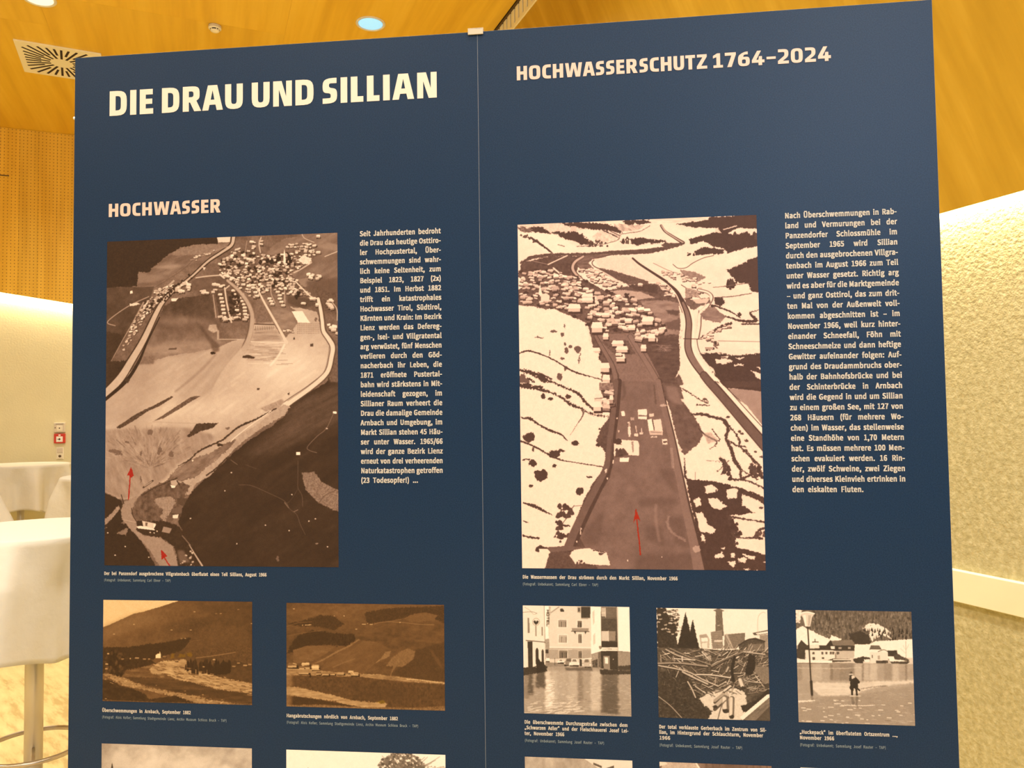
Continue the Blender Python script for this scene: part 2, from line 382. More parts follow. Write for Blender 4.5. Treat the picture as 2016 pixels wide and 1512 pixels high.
PAL_A = ((0, (48, 34, 24)), (.12, (66, 47, 32)), (.3, (106, 80, 63)), (.5, (148, 119, 98)), (.72, (192, 164, 138)), (1, (236, 214, 184)))
PAL_B = ((0, (62, 42, 34)), (.15, (84, 60, 50)), (.4, (136, 104, 90)), (.7, (196, 160, 138)), (1, (246, 214, 184)))
PAL_C = ((0, (52, 36, 20)), (.15, (70, 49, 28)), (.35, (108, 75, 43)), (.6, (160, 122, 78)), (.85, (212, 172, 116)), (1, (246, 216, 170)))
PAL_E = ((0, (44, 36, 28)), (.15, (72, 60, 47)), (.4, (138, 118, 97)), (.7, (206, 184, 158)), (1, (244, 227, 202)))

def print_valley_mudslide():
    s = Print(700, 990, (80, 137), (1793, 68), (60, 2545), (1803, 2557), .33, 5)
    K2 = 1285.                                  # second sketch sheet starts lower down
    s.c += (s.fbm(60, 2.5, 25)-.5)*.22 + (s.fbm(9, oc=3, seed=8)-.5)*.12
    P, L, B = s.poly, s.line, s.blob
    P([(390, 360), (520, 240), (700, 155), (1010, 150), (930, 210), (640, 340), (430, 465), (300, 468), (308, 365)], .36, rough=8, tex=.12, tsc=30, st=4, ang=-20)
    P([(400, 330), (560, 305), (640, 310), (560, 340)], .5, soft=6); P([(300, 370), (520, 400), (430, 440), (300, 440)], .42, soft=6)
    P([(640, 150), (780, 155), (1000, 160), (940, 200), (760, 230), (560, 240), (560, 200)], .42, rough=6, tex=.08)
    P([(60, 120), (895, 88), (905, 150), (720, 160), (625, 180), (560, 210), (520, 240), (470, 290), (390, 360), (310, 365), (300, 470), (60, 482)], .07, rough=10, rsc=30, tex=.05)
    P([(895, 98), (1000, 94), (995, 140), (905, 142)], .82, rough=3)
    P([(60, 480), (430, 470), (400, 560), (340, 640), (250, 800), (100, 1030), (60, 1290)], .2, tex=.07, tsc=60)
    P([(60, 800), (210, 830), (110, 1030), (240, 1020), (180, 1130), (60, 1260)], .12, rough=10, tex=.05)
    # right hand slopes
    P([(1240, 240), (1300, 180), (1400, 110), (1800, 60), (1800, 600), (1640, 560), (1480, 430), (1440, 370), (1600, 280), (1640, 200)], .36, rough=6, tex=.13, tsc=50, st=3, ang=-30)
    P([(1480, 420), (1590, 400), (1640, 450), (1540, 475)], .45, rough=3); P([(1640, 170), (1800, 210), (1800, 160), (1720, 140)], .46, soft=5)
    P([(1560, 430), (1800, 400), (1800, 560), (1660, 545), (1580, 500)], .27, soft=8)
    P([(1600, 470), (1800, 520), (1800, 700), (1690, 640)], .26, soft=8, tex=.08)
    P([(1420, 540), (1600, 560), (1640, 600), (1540, 640), (1420, 590)], .22, soft=5)
    L([(1530, 80), (1550, 110), (1620, 140)], 5, .7); L([(1800, 205), (1700, 245)], 6, .75); L([(1600, 290), (1520, 340), (1470, 365)], 10, .7)
    # middle fields
    P([(745, 405), (940, 398), (985, 470), (860, 500), (740, 505), (690, 460)], .28, tex=.07, tsc=30)
    P([(590, 560), (860, 525), (880, 720), (915, 760), (920, 900), (850, 960), (400, 965), (340, 952), (430, 760), (500, 620)], lambda u, v: .2+.35*np.clip((v-.22)/.2, 0, 1), rough=8, tex=.08, tsc=40)
    P([(460, 700), (620, 690), (880, 720), (740, 740), (600, 760), (450, 740)], .5, a=.45, soft=14)
    # the pale flood plain
    flood = [(200, 1170), (290, 1060), (450, 1010), (560, 985), (800, 945), (860, 935), (940, 905), (1030, 870), (1130, 850), (1150, 740), (1190, 700), (1310, 735), (1400, 870), (1480, 760), (1500, 735), (1480, 650), (1440, 620), (1560, 635), (1640, 660), (1680, 800), (1760, 920), (1745, 1010), (1690, 1180), (1560, 1270), (1430, 1345), (1400, 1400), (1250, 1500), (1080, 1600), (900, 1790), (740, 1930), (640, 2020), (480, 2040), (330, 2030), (210, 2060), (185, 2050), (60, 2000), (60, 1310)]
    P(flood, .64, rough=8, rsc=50, tex=.07, tsc=90, st=3, ang=-35)
    for k in range(90):
        x, y = s.rs.uniform(500, 1600), s.rs.uniform(980, 1450); q = s.rs.uniform(40, 160)
        L([(x, y), (x+q*.8, y-q*.55)], s.rs.uniform(6, 26), s.rs.uniform(.6, .9), a=.16, soft=10, smooth=False)
    s.glow(1400, 1080, 330, 230, .17); s.glow(330, 1150, 180, 120, -.07); s.glow(200, 1420, 200, 120, -.05); s.glow(700, 1420, 420, 120, .08); s.glow(1000, 1330, 300, 120, .06)
    P([(870, 960), (1130, 850), (1160, 900), (1040, 1010), (900, 1250), (700, 1330), (560, 1330), (760, 1120), (860, 980)], .58, a=.75, soft=26, tex=.1, tsc=60, st=6, ang=-50)
    P([(520, 880), (900, 870), (1000, 880), (800, 950), (560, 990), (470, 1010), (400, 1060), (300, 1060), (340, 955)], .5, a=.7, soft=16, tex=.12, tsc=40, st=4)
    P([(345, 990), (440, 985), (425, 1045), (320, 1050)], .36, soft=4, tex=.08)
    P([(1300, 640), (1450, 650), (1480, 700), (1480, 770), (1380, 790), (1310, 735)], .45, soft=8, tex=.1, tsc=20, st=3)
    P([(1180, 590), (1260, 620), (1310, 735), (1180, 745)], .36, soft=5, tex=.08)
    P([(1180, 790), (1340, 790), (1380, 870), (1150, 880)], .56, soft=8, tex=.14, tsc=12, st=8)
    P([(1160, 900), (1390, 905), (1330, 1020), (1110, 1020)], .66, soft=8, tex=.15, tsc=10, st=10)
    for k in range(46):
        x, y = s.rs.uniform(1110, 1380), s.rs.uniform(880, 1050); L([(x, y), (x+s.rs.uniform(20, 90), y+s.rs.uniform(-3, 3))], 4, s.rs.choice([.4, .9]), a=.6)
    P([(1090, 985), (1130, 978), (1180, 995), (1170, 1005), (1085, 1000)], .15, rough=2)
    L([(1175, 748), (1320, 752)], 8, .2); L([(1180, 790), (1320, 775)], 16, .5)
    for k in range(22): L([(1185+k*6.5, 765), (1183+k*6.5, 792)], 3, .8 if k % 2 else .25)
    # village strip to the left of the river
    L([(350, 590), (270, 740), (190, 880), (110, 1025)], [12, 9, 6, 4], .52); L([(575, 428), (500, 500), (440, 560), (390, 640)], 14, .62)
    L([(390, 545), (250, 610), (130, 690), (82, 740), (140, 762)], 7, .55); P([(245, 600), (300, 590), (330, 600), (250, 618)], .85, rough=3)
    s.town([(440, 500), (560, 440), (580, 470), (420, 640), (360, 700), (300, 800), (240, 900), (200, 960), (190, 930), (300, 690), (370, 600)], 130, 19, 14, ang=-.4, tr=(.5, 1.))
    P([(250, 505), (268, 500), (270, 520), (250, 525)], .95)
    # river
    riv = [(1022, 95), (1005, 160), (930, 215), (830, 282), (720, 385), (640, 450), (560, 510), (490, 590), (440, 680), (350, 870), (262, 1020), (180, 1150), (66, 1275)]
    W = [24, 22, 18, 16, 14, 16, 22, 28, 34, 42, 50, 56, 60]
    L([(x-3, y+3) for x, y in riv], [w+16 for w in W], .1); L(riv, W, .68)
    L([(470, 700), (380, 880), (310, 1040), (215, 1180), (66, 1312)], [8, 12, 22, 28, 24], .06)
    P([(205, 1165), (235, 1150), (250, 1165), (235, 1190)], .15)
    L([(740, 250), (660, 330), (560, 400), (430, 480)], 5, .28); L([(980, 170), (860, 210), (740, 260), (700, 272)], 6, .5)
    s.town([(690, 265), (860, 205), (900, 190), (890, 205), (720, 285)], 14, 17, 11); P([(790, 325), (815, 328), (800, 350)], .8)
    L([(740, 405), (830, 392), (920, 385)], 9, .72)
    for k in range(60):
        u = s.rs.uniform(0, 1); x = 700-u*330+s.rs.normal(0, 14); y = 395+u*250+s.rs.normal(0, 14); B(x, y, 8, 8, .08)
    s.town([(590, 470), (700, 420), (720, 520), (600, 530)], 16, 30, 22); s.town([(740, 500), (900, 490), (890, 520), (750, 525)], 10, 34, 16)
    P([(555, 560), (610, 555), (590, 580), (560, 580)], .9)
    # the town
    T1 = [(905, 310), (960, 250), (1010, 200), (1090, 180), (1200, 225), (1300, 240), (1400, 230), (1500, 180), (1600, 160), (1640, 240), (1560, 300), (1440, 370), (1500, 430), (1560, 490), (1620, 560), (1440, 530), (1380, 520), (1300, 480), (1180, 560), (1090, 510), (1010, 430), (930, 380)]
    P(T1, .3, rough=10, tex=.14, tsc=14)
    for k in range(70):
        x, y = s.rs.uniform(920, 1480), s.rs.uniform(220, 470)
        if s.inside(T1, x, y): B(x, y, 16, 13, .07)
    s.town(T1, 430, 21, 15, tr=(.55, 1.)); s.town([(1150, 130), (1260, 130), (1240, 220), (1160, 200)], 7, 26, 16); s.town([(1380, 160), (1500, 150), (1620, 150), (1630, 180), (1420, 180)], 16, 26, 15)
    s.house(1650, 95, 30, 24); s.house(1650, 215, 36, 22); s.town([(1570, 375), (1660, 385), (1670, 425), (1600, 420)], 8, 32, 22)
    P([(1390, 290), (1392, 230), (1398, 190), (1406, 230), (1410, 290)], .92)
    for x, y in ((1220, 290), (1355, 260), (1275, 280), (1445, 275), (1435, 250), (1505, 520), (1490, 545), (1300, 280)): B(x, y, 14, 20, .05)
    L([(1225, 105), (1210, 150), (1220, 215)], 9, .68); L([(1120, 130), (1105, 220)], 6, .5)
    L([(985, 355), (975, 380), (1010, 405), (1060, 420)], 9, .85); L([(920, 380), (950, 405)], 14, .8)
    P([(1500, 270), (1540, 235), (1600, 260), (1590, 300), (1540, 300)], .85, rough=6, tex=.2, tsc=6)
    # estate rows between the two railways
    P([(880, 500), (1040, 500), (1120, 600), (1140, 720), (920, 740)], .22, tex=.1, tsc=10)
    for c0, c1, n in (((925, 530), (960, 725), 8), ((1020, 500), (1060, 705), 8), ((1080, 530), (1115, 700), 8), ((1160, 460), (1200, 540), 4), ((1290, 560), (1310, 600), 3), ((1350, 510), (1385, 610), 5), ((1095, 455), (1170, 480), 3)):
        for k in range(n):
            u = k/(n-1); s.house(c0[0]+(c1[0]-c0[0])*u+s.rs.uniform(-5, 5), c0[1]+(c1[1]-c0[1])*u, 34, 20, .88)
    s.town([(910, 690), (1140, 680), (1140, 715), (930, 735)], 12, 34, 17); s.town([(870, 450), (970, 450), (960, 480), (870, 480)], 7, 28, 16)
    L([(955, 480), (968, 580), (985, 660), (1005, 735)], 12, .75); L([(868, 530), (880, 620), (890, 700)], 7, .6); L([(955, 490), (990, 462)], 9, .75)
    L([(1300, 440), (1300, 520), (1330, 590)], 7, .6); L([(1400, 500), (1402, 590)], 6, .65)
    for k in range(26): B(s.rs.uniform(990, 1060), s.rs.uniform(520, 670), 12, 10, .08)
    # railway curve and field roads
    rail = [(975, 425), (1050, 490), (1115, 570), (1155, 660), (1158, 740), (1140, 840), (1100, 930), (1020, 1030), (950, 1130), (880, 1255)]
    L([(x-4, y+2) for x, y in rail[:7]], [24, 30, 34, 38, 40, 44, 40], .2, a=.75); L(rail, [18, 22, 26, 28, 32, 34, 40, 50, 60, 50], .68, a=.85, soft=6)
    L([(1200, 488), (1240, 570), (1290, 660), (1350, 765), (1415, 885)], [10, 14, 16, 16, 24], .8)
    L([(1400, 900), (1350, 990), (1295, 1055)], 14, .95, a=.7, soft=6); L([(915, 862), (1080, 862)], 5, .72); L([(1150, 880), (1400, 885)], 6, .85)
    P([(840, 755), (890, 750), (905, 800), (870, 815), (830, 790)], .62, soft=3, tex=.12, tsc=9); L([(905, 800), (905, 860)], 14, .6)
    P([(738, 735), (790, 770), (840, 840), (912, 900), (915, 950), (870, 965), (850, 900), (800, 820)], .22, a=.75, soft=6)
    B(868, 966, 18, 10, .05)
    L([(890, 975), (800, 1070), (690, 1170), (590, 1250)], [14, 22, 20, 14], .48, a=.7, soft=12)
    P([(540, 930), (600, 925), (595, 940), (535, 940)], .25)
    P([(1380, 790), (1470, 785), (1465, 815), (1400, 815)], .4, rough=4, tex=.25, tsc=6); s.town([(1390, 785), (1470, 785), (1460, 810), (1400, 810)], 5, 22, 12)
    P([(1590, 895), (1615, 893), (1614, 915), (1590, 914)], .2); B(1471, 856, 7, 10, .05); P([(1195, 1225), (1215, 1225), (1212, 1240), (1196, 1240)], .2); B(1430, 1268, 7, 9, .12)
    B(1633, 714, 12, 13, .35)
    P([(1455, 655), (1530, 650), (1590, 740), (1500, 735)], .93, rough=3)
    for j in range(6):
        for i in range(13): s.poly([(1495+i*13, 742+j*14), (1501+i*13, 742+j*14), (1502+i*13, 750+j*14), (1496+i*13, 750+j*14)], .5)
    # right river channel
    ch = [(1650, 560), (1668, 640), (1680, 720), (1690, 800), (1730, 860), (1758, 915), (1750, 990), (1715, 1110), (1600, 1215), (1450, 1320), (1340, 1400)]
    P([(1800, 950), (1765, 1080), (1700, 1195), (1560, 1265), (1430, 1350), (1425, 1400), (1390, 1440), (1300, 1512), (1100, 1640), (980, 1745), (800, 1905), (700, 2005), (640, 2115), (610, 2215), (650, 2310), (700, 2400), (800, 2560), (1830, 2560), (1830, 900)], .1, rough=7, rsc=40, tex=.045, tsc=60, st=4, ang=-35)
    P([(1800, 1200), (1600, 1280), (1440, 1370), (1400, 1460), (1250, 1600), (1100, 1720), (1350, 1700), (1550, 1600), (1800, 1500)], .23, a=.8, soft=30, tex=.07, tsc=26, st=7, ang=-28)
    P([(1760, 940), (1800, 930), (1800, 1180), (1740, 1180), (1720, 1120), (1750, 1040)], .3, soft=5, tex=.1)
    L([(x+2, y) for x, y in ch], [40, 42, 42, 44, 48, 50, 46, 46, 50, 54, 56], .2, a=.8); L(ch, [22, 24, 24, 26, 30, 32, 30, 30, 34, 40, 50], .83)
    L([(x-26, y) for x, y in ch[5:10]], 4, .45)
    s.town([(1690, 560), (1770, 570), (1790, 620), (1730, 640)], 7, 34, 26); s.town([(1720, 700), (1800, 790), (1800, 830), (1720, 750)], 6, 34, 22); s.house(1540, 595, 40, 20); s.house(1610, 560, 50, 26); s.house(1640, 605, 22, 30)
    L([(1480, 430), (1540, 490), (1600, 545), (1650, 560)], 9, .82); L([(1760, 590), (1790, 640), (1792, 720)], 6, .7)
    # torrent fan, sketch sheet two
    s.f = lambda q: (q[0], q[1]+K2)
    P([(60, 250), (300, 245), (560, 232), (700, 240), (900, 300), (760, 420), (600, 510), (480, 640), (330, 740), (200, 770), (60, 715)], .5, a=.85, rough=10, soft=8, tex=.12, tsc=26, st=3, ang=70)
    for k in range(420):
        a = s.rs.uniform(-2.9, -.35); r0 = s.rs.uniform(20, 330); r1 = r0+s.rs.uniform(15, 70); cx, cy = 400, 540
        L([(cx+r0*math.cos(a), cy+r0*.9*math.sin(a)), (cx+r1*math.cos(a), cy+r1*.9*math.sin(a))], s.rs.uniform(2, 8), s.rs.uniform(.22, .68), a=.42, soft=2, smooth=False, rough=4)
    for x, y, rx, ry in ((140, 405, 50, 14), (230, 345, 16, 8), (170, 435, 26, 7), (470, 410, 14, 30), (335, 425, 8, 20), (400, 270, 20, 22), (560, 430, 20, 26), (330, 620, 6, 26), (980, 240, 20, 10)): B(x, y, rx, ry, .28, a=.8)
    P([(150, 232), (300, 130), (430, 68), (560, 0), (572, 8), (470, 75), (390, 108), (270, 190), (180, 240), (155, 240)], .2, rough=3, tex=.12, tsc=7)
    P([(428, 186), (500, 140), (560, 100), (700, 8), (730, 0), (775, 0), (700, 42), (640, 82), (560, 130), (500, 165)], .27, rough=2, tex=.14, tsc=8)
    P([(740, 205), (908, 198), (860, 240), (770, 262), (695, 305), (668, 300), (720, 250)], .15, rough=4, tex=.08)
    L([(420, 190), (560, 198), (740, 203)], 4, .6); P([(1220, 90), (1380, 20), (1400, 40), (1360, 90), (1260, 115)], .55, soft=3, tex=.12)
    # braided channel along the dark slope
    P([(1400, 60), (1440, 80), (1400, 140), (1250, 225), (1100, 330), (1020, 400), (960, 470), (840, 600), (740, 650), (700, 730), (640, 740), (700, 640), (850, 510), (980, 400), (1050, 300), (1200, 210), (1330, 100)], .6, rough=5, tex=.08, tsc=18)
    P([(590, 540), (700, 470), (860, 420), (960, 350), (1040, 320), (1000, 380), (860, 500), (740, 600), (620, 640), (520, 640)], .38, rough=9, tex=.14, tsc=20, st=3, ang=-30)
    P([(330, 730), (440, 660), (560, 620), (650, 650), (700, 660), (660, 740), (640, 830), (560, 930), (420, 930), (290, 910), (275, 850), (300, 780)], .27, rough=12, tex=.14, tsc=22)
    P([(430, 760), (560, 745), (590, 790), (560, 850), (500, 940), (480, 900), (500, 850), (440, 800)], .5, rough=10, tex=.1)
    P([(600, 760), (680, 760), (650, 820), (600, 800)], .2); P([(560, 840), (640, 835), (630, 900), (565, 905)], .18)
    L([(1340, 90), (1190, 170), (1050, 235), (940, 325), (780, 400), (690, 475), (610, 520)], [6, 12, 14, 12, 12, 8, 5], .12, rough=4); L([(1300, 110), (1150, 215), (1040, 300), (1000, 340)], 6, .85); L([(980, 450), (900, 530), (820, 590)], 10, .14, rough=3)
    L([(340, 740), (440, 680), (600, 610)], 8, .15, rough=4); L([(350, 680), (420, 630)], 12, .16); L([(358, 672), (412, 636)], 5, .7); B(920, 362, 22, 10, .1); B(716, 480, 7, 6, .9)
    # dark bottom left with farm, stream and red arrows
    P([(50, 712), (120, 745), (180, 775), (205, 820), (180, 880), (200, 935), (150, 960), (50, 985)], .08, rough=5)
    P([(165, 815), (175, 840), (120, 910), (60, 965), (60, 920)], .5, rough=5, tex=.1)
    P([(50, 990), (150, 940), (250, 960), (300, 1040), (370, 1130), (440, 1265), (50, 1265)], .07, rough=6, tex=.04)
    P([(150, 1020), (230, 975), (235, 1000), (225, 1040), (180, 1030)], .4, rough=6)
    P([(205, 790), (290, 745), (320, 740), (280, 800), (262, 870), (300, 940), (300, 1000), (360, 1040), (470, 1050), (570, 1120), (612, 1265), (470, 1265), (400, 1150), (310, 1050), (240, 980), (190, 910), (182, 850)], .5, rough=5, tex=.05)
    P([(300, 930), (500, 930), (600, 960), (700, 1060), (800, 1265), (612, 1265), (580, 1120), (480, 1050), (360, 1035), (300, 1000)], .1, rough=8, tex=.06)
    P([(340, 928), (442, 948), (425, 990), (350, 975)], .78); P([(298, 970), (330, 965), (425, 985), (440, 1000), (310, 985)], .92); P([(425, 950), (445, 955), (425, 992)], .95); P([(366, 940), (382, 942), (378, 968), (364, 965)], .3)
    P([(500, 970), (562, 985), (545, 1022), (486, 1010)], .5); P([(565, 835), (638, 825), (636, 870), (600, 880), (560, 870)], .3); P([(568, 885), (612, 880), (605, 910), (568, 908)], .9)
    P([(552, 630), (600, 622), (618, 640), (590, 670), (555, 655)], .62); P([(550, 660), (590, 668), (585, 682), (560, 684)], .95); L([(600, 630), (618, 660)], 8, .1)
    L([(690, 1105), (735, 1180), (788, 1262)], [6, 10, 14], .62); L([(640, 1040), (700, 1110)], 8, .35); L([(720, 1120), (800, 1265)], 5, .05)
    s.town([(590, 1150), (720, 1150), (720, 1260), (630, 1260)], 10, 16, 12, tr=(.4, .95)); P([(600, 1150), (650, 1150), (700, 1240), (620, 1240)], .42, a=.6, soft=6)
    L([(262, 835), (272, 890), (300, 935)], 5, .1); L([(185, 735), (205, 800)], 6, .1); L([(190, 918), (290, 940)], 3, .7)
    for x, y in ((400, 1015), (430, 1018), (452, 1005), (215, 1120), (140, 1184), (85, 1018), (390, 1200), (955, 705), (1455, 732), (1630, 913), (1582, 930), (1258, 960), (1435, 1000), (1045, 1098), (700, 910), (640, 1240), (705, 1255), (1720, 1120), (1005, 568)): B(x, y, 6, 5, .8)
    # slope paths, hut, quarry patch
    P([(1532, 572), (1620, 560), (1680, 640), (1800, 700), (1803, 860), (1740, 835), (1655, 795), (1560, 700), (1540, 630)], .4, rough=4, tex=.17, tsc=7); L([(1780, 700), (1700, 740), (1655, 795)], 8, .3)
    P([(1760, 112), (1788, 114), (1787, 130), (1760, 128)], .96); P([(1487, 416), (1517, 416), (1517, 437), (1487, 437)], .96)
    L([(1765, 128), (1710, 240), (1640, 300), (1570, 378), (1590, 405), (1640, 420)], 4, .38); L([(1500, 480), (1500, 600), (1500, 680), (1530, 740), (1535, 820)], 4, .26); L([(1500, 690), (1440, 780), (1395, 800)], 3, .24)
    L([(1000, 475), (1050, 510)], 4, .35); L([(1060, 660), (1150, 665), (1280, 720), (1400, 780), (1440, 840), (1490, 880), (1520, 960), (1555, 1030)], 4, .26); L([(1110, 510), (1190, 540)], 3, .26); L([(1470, 860), (1500, 845)], 5, .4); L([(1400, 790), (1430, 830)], 7, .33)
    B(1715, 240, 8, 6, .7); B(1640, 1095, 12, 5, .45); B(1348, 1210, 12, 20, .3)
    for head, shaft in ((((258, 526), (228, 596), (240, 590), (262, 606), (277, 590)), ((252, 590), (246, 680), (238, 768))), (((482, 1143), (484, 1216), (505, 1206), (528, 1190)), ((500, 1190), (520, 1225), (546, 1262)))):
        for sl, m in (s.pmask(head, 3), s.line(shaft, 9, 0, rough=2, mask=True)): s.red(sl, m)
    return s.rgb(PAL_A)

def print_flooded_town():
    s = Print(720, 1040, (75, 130), (1893, 48), (108, 2745), (1893, 2768), .9, 11)
    P, L, B = s.poly, s.line, s.blob; D = .12
    s.c += (s.fbm(80, 2, 10)-.5)*.1
    # far hills
    P([(70, 120), (400, 110), (560, 120), (600, 160), (500, 185), (330, 190), (180, 180), (75, 160)], .82, tex=.1)
    P([(395, 118), (560, 108), (720, 118), (820, 140), (872, 190), (800, 200), (720, 175), (600, 160), (470, 142)], D, rough=10)
    P([(700, 100), (740, 98), (750, 120), (720, 125)], .8, rough=3)
    P([(870, 90), (1050, 85), (1130, 110), (1060, 112), (1000, 130), (960, 110), (940, 150), (890, 140)], D, rough=14, rsc=20)
    P([(800, 120), (960, 130), (1050, 130), (980, 175), (860, 180)], .7, rough=8, tex=.35, tsc=12, st=4, ang=40)
    P([(160, 150), (270, 145), (330, 200), (200, 192)], D, rough=12, rsc=16); P([(75, 140), (190, 160), (180, 215), (110, 200)], .3, rough=18, rsc=14, tex=.3, tsc=10)
    P([(320, 190), (470, 190), (510, 170), (600, 230), (670, 290), (560, 285), (430, 235)], D, rough=16, rsc=18); P([(480, 140), (520, 140), (520, 180), (480, 180)], .75, rough=3)
    P([(70, 185), (150, 190), (360, 205), (540, 320), (430, 345), (300, 350), (160, 250)], .93, rough=6)
    P([(700, 165), (800, 180), (870, 215), (820, 255), (700, 270), (640, 230)], .8, rough=6, tex=.2, tsc=14)
    L([(720, 170), (830, 225)], 8, D, rough=5); L([(780, 180), (850, 215)], 5, D); L([(1080, 135), (1000, 180), (860, 205), (830, 250), (680, 290), (520, 300)], 5, .3, rough=3)
    P([(930, 240), (1000, 228), (1120, 250), (1200, 245), (1195, 268), (1040, 275), (975, 292), (935, 272)], D, rough=10, rsc=12); s.dots([(880, 225), (930, 225), (930, 270), (840, 280)], 20, 8, D)
    s.dots([(560, 240), (760, 260), (760, 300), (600, 300)], 40, 7, .2); s.dots([(80, 200), (160, 210), (260, 280), (200, 270)], 26, 9, .2)
    L([(190, 240), (260, 290), (335, 350)], [16, 16, 10], D, rough=4); L([(150, 290), (230, 330), (270, 355)], 5, .2); L([(380, 285), (430, 300)], 5, .25, rough=4)
    P([(1270, 120), (1400, 105), (1520, 88), (1530, 66), (1900, 44), (1900, 160), (1760, 150), (1640, 208), (1590, 155), (1400, 145)], D, rough=8, rsc=16)
    L([(1640, 165), (1740, 135)], 8, .85, rough=2); P([(1570, 160), (1600, 150), (1620, 205), (1580, 210)], .8, rough=4)
    P([(1060, 90), (1300, 75), (1520, 66), (1500, 90), (1300, 110), (1100, 118)], .85, tex=.15, tsc=8, st=8)
    P([(1375, 240), (1480, 210), (1580, 188), (1700, 200), (1900, 215), (1900, 292), (1800, 310), (1665, 355), (1640, 315), (1560, 300), (1480, 255), (1385, 282)], D, rough=8, rsc=14); s.dots([(1700, 190), (1890, 200), (1890, 225), (1700, 215)], 16, 14, D, el=1.6)
    P([(1412, 335), (1480, 305), (1560, 310), (1640, 325), (1630, 356), (1500, 362), (1420, 366)], D, rough=8, rsc=12); s.dots([(1350, 350), (1420, 345), (1420, 365), (1360, 370)], 10, 7, D)
    P([(1655, 485), (1760, 440), (1905, 365), (1908, 662), (1835, 645), (1820, 590), (1740, 582), (1700, 545)], D, rough=8, rsc=14); s.dots([(1640, 580), (1680, 560), (1760, 580), (1680, 620)], 12, 12, D, el=2)
    # upper river and dark meadows
    L([(1165, 135), (1195, 180), (1260, 225), (1330, 270)], [18, 18, 20, 26], D); L([(1168, 135), (1200, 182), (1262, 226), (1328, 268)], 10, .62)
    P([(1330, 270), (1320, 290), (1200, 325), (1080, 355), (960, 362), (850, 365), (640, 372), (560, 372), (300, 380), (180, 400), (95, 440), (90, 425), (170, 375), (300, 355), (600, 350), (900, 325), (1080, 315), (1200, 270)], .2, rough=5, tex=.06)
    P([(700, 335), (860, 315), (1160, 285), (1180, 300), (1000, 322)], .92, rough=3); P([(90, 300), (160, 260), (300, 350), (160, 375), (90, 410)], .9, rough=3)
    P([(100, 430), (300, 382), (560, 372), (600, 400), (540, 440), (520, 500), (580, 560), (740, 650), (640, 640), (480, 590), (340, 500), (180, 505), (90, 540)], .2, rough=5, tex=.07, tsc=16)
    P([(560, 372), (700, 362), (820, 355), (700, 390), (640, 400), (610, 430), (650, 470), (560, 500), (520, 440)], .3, rough=4, tex=.15, tsc=12, st=4)
    L([(450, 372), (380, 405), (305, 442)], 9, .85); L([(300, 440), (180, 412)], 4, .5); L([(345, 470), (410, 525), (482, 582)], 12, .88)
    L([(572, 378), (505, 420), (482, 470), (510, 520), (560, 560)], [22, 26, 28, 24, 16], .15); L([(572, 378), (510, 420), (490, 470), (515, 518), (556, 552)], [14, 18, 20, 16, 10], .66)
    L([(820, 358), (700, 385), (640, 420), (660, 460), (760, 500), (830, 560)], 7, .2)
    P([(650, 400), (830, 368), (930, 385), (990, 440), (1100, 520), (1235, 590), (1000, 570), (850, 520), (690, 460)], .84, rough=3, tex=.06)
    P([(690, 470), (800, 490), (960, 540), (1060, 572), (1060, 605), (900, 595), (790, 545), (700, 500)], .24, rough=5, tex=.08); L([(680, 480), (770, 530), (860, 590)], 10, .8)
    P([(1300, 480), (1420, 500), (1500, 540), (1430, 580), (1330, 530)], .45, rough=4, tex=.1)
    L([(1250, 440), (1290, 470), (1350, 465), (1400, 430), (1480, 390), (1560, 370)], 5, .2); L([(1100, 430), (1250, 500), (1450, 545)], 4, .4)
    # the drowned town
    P([(80, 500), (320, 500), (480, 560), (740, 650), (860, 620), (1000, 590), (1230, 595), (1290, 700), (1320, 800), (1300, 1000), (1290, 1180), (1320, 1480), (700, 1480), (700, 1200), (640, 1080), (600, 900), (470, 840), (200, 770), (80, 760)], .24, rough=5, tex=.1, tsc=16)
    P([(760, 650), (880, 640), (1020, 660), (1110, 700), (980, 715), (860, 690)], .6, rough=4, tex=.06); P([(1000, 725), (1200, 720), (1290, 745), (1310, 900), (1290, 985), (1180, 990), (1120, 850), (1040, 800)], .44, rough=5, tex=.12, tsc=16, st=3)
    P([(900, 600), (1130, 600), (1130, 670), (960, 640)], .16, rough=6); P([(1190, 790), (1290, 800), (1290, 840), (1210, 830)], .2, rough=8, soft=3); P([(1180, 900), (1300, 860), (1310, 960), (1200, 940)], .25, rough=10, soft=3)
    P([(970, 1035), (1290, 1000), (1290, 1180), (1312, 1240), (1250, 1340), (1260, 1480), (1180, 1480), (1110, 1300), (1040, 1180)], .2, rough=6, tex=.06, st=4, tsc=14)
    for k in range(24): L([(s.rs.uniform(1080, 1200),)*1+(s.rs.uniform(1060, 1120),), (s.rs.uniform(1150, 1250), s.rs.uniform(1060, 1120))], 3, .6, a=.4)
    P([(640, 985), (980, 975), (1010, 1060), (1130, 1300), (1180, 1480), (800, 1480), (835, 1300), (740, 1110), (660, 1020)], .35, rough=3, tex=.05); P([(700, 1040), (900, 1030), (960, 1140), (800, 1140)], .24, rough=4, tex=.1)
    L([(660, 1000), (720, 1110), (785, 1230), (812, 1340), (806, 1440)], [30, 34, 38, 42, 44], .16); L([(660, 1000), (720, 1110), (783, 1230), (808, 1340), (801, 1440)], [20, 26, 30, 34, 36], .34); L([(920, 1000), (990, 1120), (1080, 1270), (1125, 1360), (1150, 1440)], [38, 40, 42, 46, 48], .18); L([(920, 1000), (990, 1120), (1078, 1270), (1121, 1360), (1145, 1440)], [32, 34, 36, 38, 40], .37)
    pass
    P([(80, 540), (160, 590), (80, 640)], .93)
